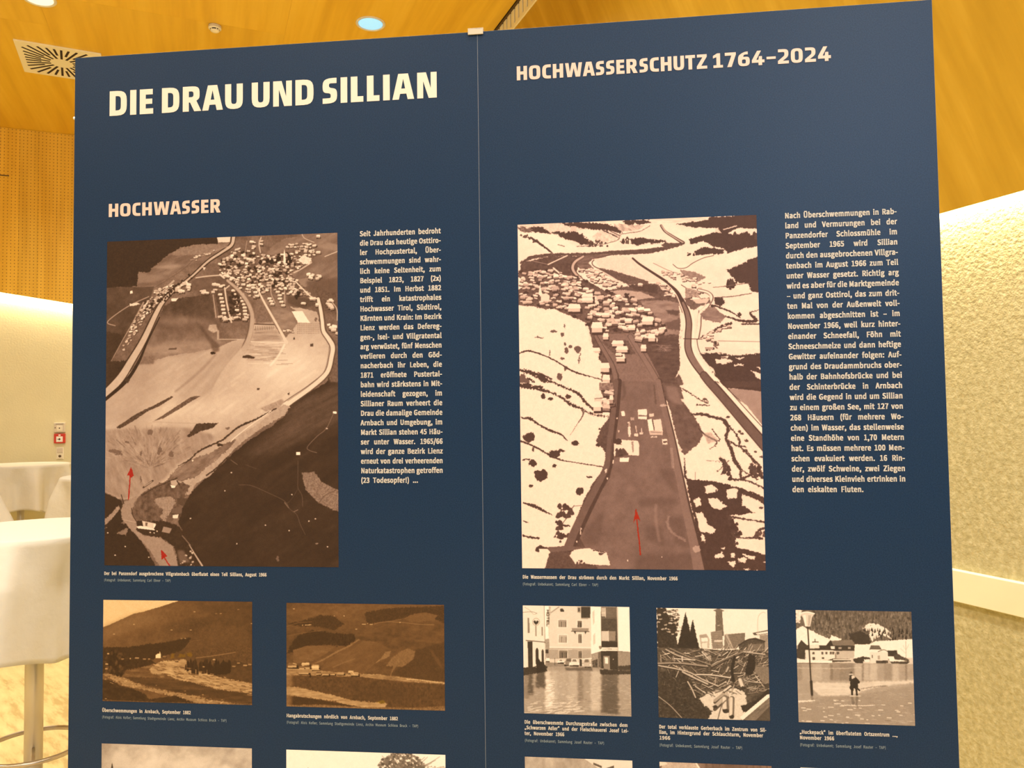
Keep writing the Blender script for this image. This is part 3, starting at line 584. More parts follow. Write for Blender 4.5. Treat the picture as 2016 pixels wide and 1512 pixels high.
    for k in range(110):
        x, y = s.rs.uniform(90, 1240), s.rs.uniform(480, 980)
        if not s.inside([(640, 400), (1300, 400), (1300, 1000), (1150, 800), (860, 640), (700, 560)], x, y) and y < 760+max(0, x-200)*.5: B(x, y, 20, 13, .1)
    s.town([(90, 500), (330, 480), (560, 560), (560, 840), (470, 800), (200, 740), (90, 740)], 190, 34, 18, ang=.03, tw=(.2, .6), tr=(.6, 1.))
    s.town([(540, 470), (700, 490), (860, 600), (840, 625), (700, 600), (560, 540)], 60, 30, 15, tw=(.2, .5)); s.town([(560, 620), (720, 660), (960, 720), (1120, 860), (1180, 960), (960, 970), (720, 960), (600, 860)], 140, 42, 26, tw=(.15, .6), tr=(.65, 1.))
    s.town([(1120, 580), (1250, 600), (1270, 690), (1180, 690)], 34, 26, 16); s.town([(1330, 610), (1480, 600), (1470, 680), (1330, 700)], 12, 34, 22); s.town([(960, 960), (1180, 940), (1160, 1050), (980, 1030)], 16, 44, 26)
    s.town([(1100, 480), (1250, 500), (1560, 590), (1440, 600), (1200, 540)], 34, 26, 13); s.house(1000, 600, 40, 26); s.house(1175, 600, 50, 22)
    P([(235, 650), (245, 590), (252, 640), (262, 680), (235, 680)], .93); P([(250, 680), (290, 665), (315, 685), (312, 725), (250, 725)], .85, rough=3)
    for x, y, w, h in ((670, 930, 90, 80), (825, 1055, 95, 46), (855, 1100, 95, 48), (845, 1165, 70, 60), (735, 1000, 44, 50), (905, 880, 56, 40), (735, 835, 66, 34), (1018, 1090, 44, 50), (1050, 880, 90, 60), (1080, 1010, 56, 60), (930, 935, 60, 36), (770, 1440, 44, 56), (735, 1330, 60, 70), (720, 1380, 60, 60), (715, 1240, 100, 70), (655, 1110, 80, 44), (500, 780, 100, 60), (600, 690, 90, 44), (600, 720, 90, 40), (660, 1150, 50, 44), (830, 1140, 50, 24)): s.house(x, y, w, h, .93, .75)
    # snow slope on the left
    P([(70, 765), (250, 790), (350, 790), (460, 840), (570, 900), (600, 960), (620, 1080), (670, 1150), (690, 1190), (700, 1300), (690, 1400), (670, 1490), (560, 1540), (70, 1560)], .92, rough=6, tex=.03)
    L([(88, 1130), (150, 1112), (240, 1135), (360, 1190), (480, 1265), (600, 1305), (700, 1330)], [10, 14, 10, 9, 14, 8, 5], D, rough=4)
    L([(88, 1262), (170, 1280), (280, 1330), (380, 1385), (500, 1420), (590, 1475)], [20, 34, 36, 20, 20, 16], D, rough=14); L([(180, 1290), (300, 1370), (400, 1440), (500, 1480)], [6, 14, 8, 6], D, rough=9); L([(420, 1390), (520, 1400), (600, 1440)], [5, 9, 5], D, rough=6); L([(230, 1280), (330, 1330)], 12, D, rough=6); L([(150, 1320), (220, 1370), (330, 1440), (420, 1475)], [14, 16, 14, 10], D, rough=8)
    for x, y, rx, ry in ((430, 1060, 8, 12), (470, 1080, 16, 12), (440, 1110, 16, 26), (525, 1100, 24, 30), (540, 1170, 6, 40), (410, 985, 12, 16), (345, 960, 26, 8), (240, 1008, 34, 5), (425, 920, 5, 20), (315, 1130, 5, 24), (410, 1170, 16, 10), (390, 1310, 18, 30), (430, 1250, 10, 20), (120, 1350, 40, 50), (270, 1390, 20, 16), (290, 1430, 60, 14)): B(x, y, rx, ry, .18, a=.9)
    # main river channel with banks
    main = [(945, 392), (1000, 440), (1110, 515), (1210, 585), (1280, 660), (1320, 740), (1350, 820), (1362, 900), (1355, 1000), (1355, 1100), (1400, 1200), (1500, 1330), (1600, 1440), (1700, 1562), (1890, 1800)]
    P([(1290, 740), (1330, 860), (1300, 1000), (1290, 1180), (1360, 1300), (1460, 1400), (1600, 1560), (1500, 1560), (1340, 1400), (1280, 1290), (1250, 1330), (1290, 1240), (1285, 1020), (1300, 900)], .9, rough=4)
    L(main[:13], [18, 22, 26, 30, 40, 52, 60, 66, 70, 76, 84, 92, 96], .93); L(main[:13], [14, 16, 18, 20, 26, 38, 46, 50, 52, 56, 60, 64, 64], D); L(main[5:13], [16, 28, 34, 38, 40, 44, 46, 46], .36)
    L([(1215, 572), (1290, 640), (1325, 700)], 12, .9); L([(965, 385), (1010, 420), (1120, 500), (1215, 570)], 3, .85)
    L([(1380, 800), (1400, 880), (1390, 1010), (1400, 1120), (1470, 1240), (1560, 1360), (1680, 1490), (1760, 1570), (1900, 1720)], [8, 12, 16, 22, 26, 26, 24, 24, 24], .93)
    L([(1440, 800), (1428, 900), (1420, 1010), (1440, 1120), (1520, 1240), (1620, 1380), (1740, 1500)], 5, D)
    L([(1440, 640), (1510, 660), (1540, 700), (1500, 770), (1450, 830), (1440, 920), (1425, 1010)], [24, 24, 26, 30, 32, 32, 30], .25); L([(1440, 640), (1510, 660), (1536, 700), (1498, 768), (1446, 828), (1436, 920), (1420, 1010)], [14, 14, 18, 22, 22, 24, 22], .9)
    L([(1310, 600), (1400, 660), (1450, 700)], 5, D); P([(1340, 620), (1420, 640), (1450, 700), (1340, 690)], .5, tex=.3, tsc=8)
    P([(1330, 700), (1400, 720), (1520, 700), (1530, 740), (1440, 770), (1400, 800), (1350, 760)], .28, rough=6, tex=.08); P([(1390, 715), (1520, 705), (1500, 745), (1420, 745)], .75, rough=4)
    P([(1560, 770), (1640, 850), (1600, 900), (1470, 870), (1450, 830), (1500, 780)], .4, rough=8, tex=.12, st=3, tsc=18)
    # right bank details
    L([(1560, 700), (1700, 690), (1840, 665)], 6, .25, rough=3); L([(1550, 620), (1640, 610), (1830, 585)], 5, .3, rough=3); L([(1580, 770), (1680, 810), (1750, 855)], 10, D, rough=5)
    L([(1640, 845), (1760, 880), (1870, 880), (1840, 840), (1830, 815), (1920, 790)], [8, 20, 24, 20, 8, 5], D, rough=6); L([(1760, 905), (1850, 905), (1920, 905)], 10, D, rough=3); B(1745, 830, 12, 16, D); B(1550, 765, 26, 10, D)
    P([(1560, 700), (1620, 700), (1640, 740), (1600, 770), (1560, 745)], D, rough=8)
    L([(1455, 1010), (1530, 970), (1600, 930), (1680, 900)], [16, 18, 24, 20], D, rough=8); s.town([(1460, 990), (1660, 900), (1670, 925), (1500, 1010)], 14, 24, 14, dk=D)
    L([(1570, 1035), (1920, 1042)], 4, .4); L([(1320, 1018), (1460, 1022)], 5, D); s.town([(1450, 1000), (1580, 1020), (1560, 1060), (1480, 1040)], 9, 30, 18); s.house(1512, 1080, 62, 44); L([(1560, 1080), (1600, 1130)], 12, .3, rough=4); B(1560, 1050, 12, 18, D)
    P([(1440, 1135), (1560, 1125), (1700, 1150), (1925, 1125), (1930, 1480), (1840, 1430), (1640, 1395), (1550, 1300), (1490, 1200)], D, rough=10, tex=.04)
    for q in (((1560, 1180), (1640, 1170), (1690, 1190), (1620, 1215), (1560, 1205)), ((1700, 1170), (1770, 1160), (1750, 1180)), ((1480, 1120), (1530, 1100), (1900, 1100), (1920, 1130), (1700, 1135), (1560, 1120)), ((1820, 1260), (1900, 1290), (1930, 1350), (1870, 1320)), ((1690, 1220), (1770, 1215), (1760, 1228), (1700, 1232)), ((1600, 1160), (1660, 1150), (1650, 1165)), ((1490, 1210), (1540, 1250), (1560, 1290), (1530, 1270)), ((1860, 1230), (1925, 1250), (1925, 1280), (1880, 1250))): P(q, .88, rough=9, rsc=14)
    # ---- sketch sheet two (lower half)
    k2 = .2711/.2579; s.f = lambda q: (q[0]*k2, 1357+q[1]*k2)
    P([(90, 0), (640, 0), (700, 200), (722, 215), (720, 250), (660, 330), (625, 420), (690, 500), (680, 620), (600, 720), (540, 830), (490, 950), (440, 1080), (420, 1160), (330, 1180), (260, 1345), (80, 1345)], .92, tex=.03)
    P([(1220, 20), (1350, 0), (1440, 80), (1600, 260), (1760, 420), (1880, 560), (1890, 1345), (1380, 1345), (1240, 640), (1250, 520), (1340, 440), (1380, 380), (1270, 180)], .92, tex=.03)
    L([(95, 20), (160, 30), (260, 55), (370, 100), (440, 150), (510, 185), (600, 228), (722, 245)], [30, 24, 18, 14, 24, 18, 10, 6], D, rough=11); L([(330, 0), (420, 40), (500, 80), (560, 150), (612, 195)], [12, 16, 18, 16, 14], D, rough=8); L([(530, 195), (530, 240), (480, 320), (440, 380)], [16, 8, 3, 2], .25, rough=4)
    L([(100, 255), (160, 260), (215, 300), (300, 345), (370, 370), (424, 418)], [10, 22, 14, 16, 14, 8], D, rough=6); L([(95, 420), (200, 465), (320, 535), (400, 562), (520, 582), (680, 608)], [12, 12, 12, 8, 6, 8], D, rough=4)
    for x, y, rx, ry in ((150, 395, 48, 34), (330, 510, 46, 26), (235, 665, 52, 44), (508, 778, 26, 34), (175, 580, 28, 26), (475, 435, 26, 16), (255, 98, 14, 22), (305, 115, 18, 14), (330, 598, 14, 14), (165, 740, 16, 10), (575, 680, 22, 10), (180, 480, 8, 16), (130, 555, 30, 6), (430, 100, 20, 16), (640, 450, 18, 14), (650, 335, 10, 8), (375, 490, 26, 10), (220, 30, 30, 14), (140, 20, 30, 22)): B(x, y, rx, ry, D)
    L([(110, 862), (190, 885), (250, 915), (310, 948)], [10, 26, 16, 5], D, rough=5); L([(110, 990), (140, 1000)], 8, .2, rough=4); L([(110, 1090), (160, 1105), (220, 1112)], 14, D, rough=6)
    L([(465, 880), (420, 960), (370, 1030), (325, 1105)], 6, .2, rough=3); s.dots([(360, 880), (470, 870), (450, 940), (380, 990), (370, 1060), (440, 1100), (360, 1160), (320, 1110)], 44, 14, .15); B(400, 1025, 40, 12, D); B(240, 1185, 44, 24, D); P([(220, 1185), (280, 1185), (275, 1208), (222, 1208)], .92)
    L([(465, 885), (525, 880)], 4, .3)
    # water, the two roads
    dark_l = [(722, 215), (720, 250), (660, 330), (625, 420), (690, 500), (680, 620), (600, 720), (540, 830), (490, 950), (440, 1080), (420, 1160), (300, 1190), (255, 1345), (760, 1345), (780, 600), (770, 0), (745, 0)]
    P(dark_l, .2, rough=5, tex=.06)
    P([(790, -10), (1060, -10), (1110, 170), (1170, 620), (1250, 1000), (1310, 1345), (640, 1345), (500, 1100), (600, 880), (720, 680), (755, 500), (780, 200)], .32, rough=2, tex=.05, tsc=70)
    s.glow(800, 1357+850*k2, 200, 200, .03)
    for q in (((620, 950), (680, 930), (650, 1100), (640, 1160), (500, 1160), (530, 1080)), ((915, 830), (1190, 830), (1200, 880), (1060, 880), (920, 890)), ((1060, 620), (1170, 625), (1180, 780), (1100, 700)), ((960, 1030), (1080, 1020), (1100, 1170), (960, 1130)), ((1120, 970), (1230, 950), (1270, 1180), (1180, 1160)), ((900, 1230), (1290, 1220), (1300, 1340), (880, 1345))): P(q, .2, a=.6, rough=16, soft=14)
    L([(1130, 960), (1120, 1010), (1160, 1080), (1240, 1130)], 16, .55, a=.5, soft=8, rough=8); L([(1040, 880), (1040, 1000), (1060, 1130)], 22, .48, a=.4, soft=12)
    L([(820, 0), (830, 80), (810, 120)], 20, .2, a=.5, soft=8); L([(1040, 20), (1050, 150)], 12, .2, a=.7, rough=4, soft=3)
    L([(790, -10), (770, 200), (740, 400), (715, 600), (640, 760), (560, 920), (480, 1090), (440, 1180)], [44, 46, 48, 50, 56, 62, 68, 70], .14); L([(770, -10), (750, 200), (724, 400), (700, 590), (630, 740), (545, 900), (470, 1060), (425, 1170)], [36, 38, 42, 44, 48, 54, 60, 64], .27)
    L([(735, 410), (722, 600)], 3, .1); L([(745, 560), (742, 580)], 8, .9)
    L([(1075, -10), (1110, 170), (1160, 400), (1200, 620), (1250, 880), (1305, 1130), (1345, 1345)], [46, 48, 54, 60, 68, 82, 98], .14); L([(1070, -10), (1105, 170), (1155, 400), (1195, 620), (1243, 880), (1297, 1130), (1335, 1345)], [38, 40, 43, 49, 55, 66, 80], .36)
    B(1110, 165, 30, 8, .7, a=.8); B(1322, 1190, 30, 24, .65, a=.7); P([(1145, 470), (1165, 470), (1175, 620), (1155, 615)], .6, a=.4)
    # dark flooded meadow right of the road
    P([(1100, 0), (1215, 10), (1240, 60), (1220, 110), (1275, 180), (1335, 265), (1385, 380), (1335, 455), (1250, 520), (1225, 500), (1190, 380), (1150, 190), (1110, 80)], .25, rough=8, tex=.07, tsc=30)
    P([(1120, 20), (1200, 30), (1240, 160), (1180, 150), (1140, 120)], .42, a=.7, soft=8)
    P([(1250, 540), (1262, 695), (1400, 705), (1550, 735), (1650, 760), (1860, 850), (1870, 920), (1700, 940), (1560, 960), (1590, 1040), (1600, 1180), (1760, 1220), (1880, 1260), (1885, 1345), (1385, 1345), (1340, 1150), (1300, 940), (1240, 640)], D, rough=9, rsc=18, tex=.04)
    for q in (((1378, 745), (1440, 738), (1478, 765), (1460, 790), (1400, 798)), ((1535, 765), (1618, 762), (1612, 825), (1545, 838)), ((1303, 840), (1350, 825), (1358, 880), (1320, 892)), ((1402, 832), (1470, 828), (1540, 890), (1490, 915), (1440, 900)), ((1318, 930), (1370, 935), (1400, 1010), (1460, 1050), (1440, 1080), (1350, 1070)), ((1352, 1085), (1378, 1100), (1380, 1145), (1358, 1130)), ((1650, 800), (1760, 850), (1860, 920), (1830, 945), (1720, 930), (1645, 880)), ((1560, 950), (1640, 950), (1840, 1010), (1800, 1030), (1620, 1010)), ((1600, 1020), (1700, 1010), (1740, 1060), (1720, 1110), (1620, 1100)), ((1700, 1130), (1870, 1120), (1875, 1240), (1760, 1200)), ((1690, 770), (1760, 740), (1840, 780), (1800, 800)), ((1440, 1240), (1500, 1205), (1510, 1245), (1450, 1262)), ((1555, 1220), (1585, 1215), (1585, 1250), (1560, 1252)), ((1605, 1255), (1670, 1250), (1665, 1285), (1610, 1280)), ((1535, 1280), (1595, 1275), (1580, 1320), (1560, 1315)), ((1640, 1220), (1730, 1245), (1725, 1272), (1660, 1245)), ((1640, 1325), (1690, 1330), (1670, 1345)), ((1820, 1320), (1860, 1320), (1855, 1345)), ((1485, 1180), (1520, 1175), (1515, 1195)), ((1790, 1275), (1820, 1275), (1815, 1300))): P(q, .9, rough=9, rsc=16)
    # cracks in the snow fields on the right
    for pts, w in ((((1300, 232), (1380, 228), (1450, 250), (1530, 270), (1560, 330), (1545, 400), (1580, 480), (1600, 560), (1640, 620), (1650, 690), (1760, 640), (1800, 650)), [10, 22, 14, 24, 26, 20, 24, 28, 20, 18, 14, 10]), (((1530, 290), (1600, 350), (1640, 420), (1640, 460), (1720, 540), (1790, 610)), [16, 12, 16, 12, 14, 8]), (((1560, 420), (1620, 455), (1680, 465)), 12), (((1500, 545), (1540, 590), (1580, 690), (1640, 700), (1720, 720), (1860, 790)), [22, 24, 16, 14, 12, 14]), (((1640, 620), (1700, 660), (1760, 700)), 10), (((1680, 480), (1730, 560), (1750, 590)), [8, 14, 14]), (((1660, 795), (1760, 830), (1860, 890)), [20, 12, 14]), (((1540, 960), (1700, 985), (1870, 1010)), [18, 10, 16]), (((1600, 1110), (1720, 1110), (1760, 1060), (1840, 1030)), [8, 14, 18, 10]), (((1240, 40), (1330, 100), (1420, 150), (1400, 110)), 8), (((1340, 160), (1430, 165)), 8), (((1400, 560), (1500, 570)), 3), (((1480, 420), (1500, 410), (1450, 340)), 8), (((1350, 330), (1400, 380), (1480, 430), (1430, 480)), [8, 12, 10, 6]), (((1560, 560), (1480, 640)), 6), (((1540, 640), (1500, 660)), 9)): L(pts, w, .15, rough=7)
    P([(1380, 370), (1440, 360), (1490, 420), (1420, 440)], .5, a=.6, rough=6, tex=.25, tsc=8, soft=3)
    for x, y in ((1660, 370), (1690, 420), (1750, 500), (1790, 535), (1835, 605), (1640, 355), (1780, 900), (1825, 935), (1720, 590), (1560, 250), (1400, 120), (1590, 1020)): B(x, y, 14, 9, .2)
    s.dots([(1700, 560), (1790, 620), (1800, 700), (1720, 680)], 22, 14, .15); s.dots([(1520, 560), (1560, 600), (1570, 700), (1520, 640)], 26, 13, .15); s.dots([(1560, 940), (1640, 1040), (1600, 1180), (1500, 1050)], 40, 16, .13); s.dots([(1720, 1080), (1870, 1060), (1870, 1110), (1740, 1120)], 26, 13, .18); L([(1322, 645), (1320, 695)], 3, .3)
    # far channel, weir line and lake corner
    P([(1480, -10), (1850, -10), (1850, 35), (1700, 30), (1560, 40)], .16, rough=6); P([(1555, 40), (1700, 50), (1845, 70), (1850, 370), (1700, 170)], .5, rough=3, tex=.05, tsc=50); P([(1800, 50), (1840, 55), (1838, 72)], .9)
    rv = [(1395, -55), (1438, 0), (1525, 100), (1632, 230), (1735, 355), (1880, 530)]
    L(rv, [60, 66, 72, 78, 84], .17); L(rv, [44, 50, 56, 60, 66], .26); L([(1500, -10), (1600, 110), (1720, 250), (1870, 430)], [10, 14, 18, 22], .93); L([(1520, -10), (1620, 110), (1740, 250), (1890, 420)], 5, D); L([(1475, -10), (1580, 115), (1700, 260), (1840, 430)], 6, .1)
    # houses standing in the water
    for q, t in ((((922, 195), (985, 190), (988, 215), (985, 265), (925, 262)), .93), (((925, 232), (990, 238), (985, 246), (925, 244)), .35), (((988, 268), (1020, 262), (1035, 345), (1000, 350)), .96), (((1028, 268), (1085, 265), (1097, 355), (1040, 345)), .85), (((1000, 350), (1040, 345), (1097, 357), (1095, 378), (1005, 378)), .72), (((1020, 264), (1028, 264), (1040, 345), (1033, 347)), .2), (((990, 200), (994, 265), (990, 265)), .1), (((750, 430), (800, 412), (920, 420), (930, 450), (926, 526), (852, 522), (850, 505), (750, 530)), .9), (((765, 495), (830, 485), (852, 520), (800, 535), (755, 540)), .2), (((790, 542), (855, 540), (853, 570), (790, 570)), .96), (((802, 207), (826, 205), (832, 240), (808, 242)), .93), (((1090, 408), (1125, 406), (1130, 446), (1095, 448)), .88), (((1097, 424), (1125, 422), (1126, 432), (1100, 436)), .2), (((1000, 225), (1035, 222), (1035, 245), (1005, 248)), .8), (((893, 368), (922, 366), (922, 388), (895, 388)), .85), (((930, 360), (960, 358), (956, 372), (932, 374)), .8), (((868, 252), (896, 252), (894, 272), (870, 272)), .6)): P(q, t, rough=2)
    L([(858, 290), (862, 385)], 16, .9, rough=6); L([(850, 300), (870, 310)], 20, .25, a=.5, rough=8); L([(905, 310), (912, 360)], 6, .8, rough=4); L([(945, 330), (950, 365)], 8, .75, rough=4); L([(880, 430), (885, 500)], 12, .5, rough=5); L([(1012, 356), (1085, 362)], 4, .3); s.dots([(760, 480), (850, 480), (850, 520), (770, 520)], 14, 14, .15); B(780, 425, 30, 20, .12)
    for x in (1045, 1020): B(x, 392, 14, 4, .85)
    B(785, 352, 6, 9, .8); B(775, 258, 6, 6, .85); B(692, 635, 9, 16, .85); B(702, 690, 5, 10, .9); B(1218, 485, 14, 10, .8); B(838, 1270, 4, 8, .95); B(1077, 1245, 3, 3, .95); B(512, 1060, 5, 26, .85); B(484, 1136, 6, 8, .85)
    s.town([(650, 60), (750, 50), (745, 150), (680, 200), (620, 190)], 12, 48, 34); s.house(635, 170, 60, 70, .93, .8); P([(650, 0), (750, 0), (750, 50), (650, 55)], .4, tex=.2, tsc=10); s.house(735, 120, 30, 60)
    P([(430, 1232), (470, 1180), (560, 1180), (640, 1200), (690, 1212), (715, 1302), (620, 1300), (540, 1290), (470, 1288)], .92, rough=5); s.dots([(460, 1260), (540, 1265), (540, 1290), (470, 1290)], 14, 7, .2); B(655, 1222, 18, 10, .2); L([(600, 1196), (680, 1212)], 8, .15, rough=4)
    P([(270, 1175), (420, 1165), (560, 1178), (470, 1195), (300, 1210)], .28, rough=3)
    for sl, m in (s.pmask([(898, 902), (880, 1006), (893, 985), (906, 972), (916, 978), (930, 990)], 3), s.line([(904, 960), (912, 1060), (922, 1150), (926, 1228)], 10, 0, rough=3, mask=True)): s.red(sl, m, (.72, .16, .08))
    return s.rgb(PAL_B)

def print_arnbach_flood():
    s = Print(450, 302, (75, 115), (1658, 130), (65, 1190), (1652, 1228), .3, 21)
    P, L, B = s.poly, s.line, s.blob
    s.c += (s.fbm(150, 2, -20)-.5)*.16 + (s.fbm(30, seed=5)-.5)*.1 - (s.X/s.W-.5)*.14
    P([(75, 405), (130, 385), (270, 320), (400, 262), (500, 240), (700, 180), (890, 118), (890, 90), (60, 90), (60, 420)], .86, rough=3)
    P([(75, 410), (300, 320), (500, 250), (700, 300), (560, 400), (300, 480), (75, 560)], .44, a=.6, soft=30)
    P([(900, 130), (1658, 130), (1658, 560), (1400, 450), (1200, 250)], .24, a=.6, soft=40, tex=.08, tsc=60)
    P([(700, 400), (1000, 300), (1300, 330), (1100, 470), (800, 460)], .2, a=.5, soft=20, tex=.1); P([(1100, 400), (1600, 380), (1658, 600), (1300, 600), (1000, 640)], .3, a=.6, soft=20, tex=.08)
    P([(60, 620), (340, 618), (560, 582), (700, 570), (900, 530), (1010, 515), (960, 600), (880, 660), (600, 745), (250, 720), (60, 745)], .13, rough=12, tex=.06, tsc=14)
    P([(60, 620), (320, 680), (560, 740), (640, 790), (340, 880), (60, 900)], .13, rough=10, tex=.1, tsc=18)
    P([(900, 660), (1300, 610), (1658, 600), (1658, 800), (1400, 740), (1100, 730), (900, 720)], .26, rough=6, tex=.1)
    L([(1060, 730), (1250, 705), (1480, 668)], 7, .5); L([(930, 640), (1000, 560), (1100, 540)], 5, .35)
    P([(60, 900), (200, 880), (330, 860), (480, 830), (620, 790), (800, 860), (700, 940), (300, 950)], .36, rough=10, tex=.16, tsc=20, st=4)
    P([(560, 850), (690, 765), (950, 745), (1000, 830), (1150, 880), (1300, 930), (1658, 1000), (1658, 1115), (1450, 1090), (1280, 1060), (1100, 1010), (850, 960), (760, 910), (600, 900)], .62, rough=12, tex=.16, tsc=16, st=5)
    P([(280, 930), (800, 955), (1000, 985), (1280, 1065), (1658, 1110), (1658, 1240), (1350, 1190), (1000, 1130), (650, 1050), (400, 990)], .22, rough=8, tex=.1, tsc=26, st=6)
    P([(60, 900), (140, 905), (300, 945), (450, 1010), (620, 1060), (800, 1090), (1100, 1140), (1250, 1180), (1600, 1230), (1100, 1230), (900, 1160), (560, 1080), (300, 1030), (160, 960)], .55, rough=12, tex=.14, tsc=14, st=4)
    P([(60, 960), (160, 970), (260, 1030), (420, 1070), (520, 1120), (560, 1170), (840, 1130), (960, 1180), (1200, 1240), (60, 1240)], .13, rough=10, tex=.1, tsc=26)
    P([(60, 1175), (340, 1185), (700, 1200), (1658, 1210), (1658, 1240), (60, 1210)], .38, a=.6, rough=8, tex=.2, tsc=12)
    P([(140, 650), (180, 640), (250, 700), (300, 720), (290, 860), (260, 930), (130, 900), (130, 760)], .07, rough=16, rsc=20, tex=.05)
    for k in range(60): x = s.rs.uniform(95, 300); y = s.rs.uniform(660, 900); B(x, y, 14, 20, s.rs.choice([.06, .12, .3]), a=.6)
    for k in range(70): x = s.rs.uniform(950, 1420); y = s.rs.uniform(745, 830); h = s.rs.uniform(40, 90); P([(x-12, y+h), (x-9, y+10), (x, y-14), (x+9, y+10), (x+13, y+h)], s.rs.uniform(.05, .14))
    P([(1340, 770), (1420, 780), (1430, 850), (1380, 905), (1260, 905), (1200, 880)], .09, rough=8)
    for k in range(170):
        x = s.rs.uniform(600, 1640); y = 800+max(0, x-800)*.25+s.rs.uniform(-10, 130); L([(x, y), (x+s.rs.uniform(20, 60), y+6)], s.rs.uniform(3, 7), s.rs.choice([.18, .25, .8]), a=.7)
    for k in range(90): x = s.rs.uniform(90, 1500); B(x, 930+(x-90)*.2+s.rs.uniform(-20, 60), 10, 5, s.rs.choice([.15, .8]), a=.6)
    P([(628, 735), (630, 700), (655, 684), (668, 686), (674, 658), (684, 690), (684, 732)], .92)
    for x, y, w in ((280, 745, 40), (360, 740, 16), (430, 735, 60), (510, 745, 44), (125, 690, 30), (110, 800, 40), (105, 850, 40), (720, 720, 50), (850, 760, 40), (1250, 750, 40), (1140, 825, 30), (1460, 820, 50), (1510, 785, 40), (1580, 810, 60), (1630, 800, 50), (560, 745, 30)): s.house(x, y, w*.8, 17, s.rs.uniform(.5, .8), .4)
    for x, y in ((1275, 258), (1322, 258), (1510, 214), (1045, 240), (400, 376), (190, 478), (800, 434), (1005, 434), (905, 524), (945, 522), (1652, 362), (100, 1165)): P([(x-10, y-3), (x+10, y-3), (x+10, y+3), (x-10, y+3)], .75)
    for q in (((790, 690), (830, 680), (832, 735), (792, 735)), ((960, 680), (1000, 668), (1025, 690), (1015, 715), (965, 715)), ((880, 690), (950, 695), (940, 720), (870, 725))):
        sl, m = s.pmask(q, 10, soft=3); s.red(sl, m*.6, (.62, .43, .08))
    return s.rgb(PAL_C, .03, .7)

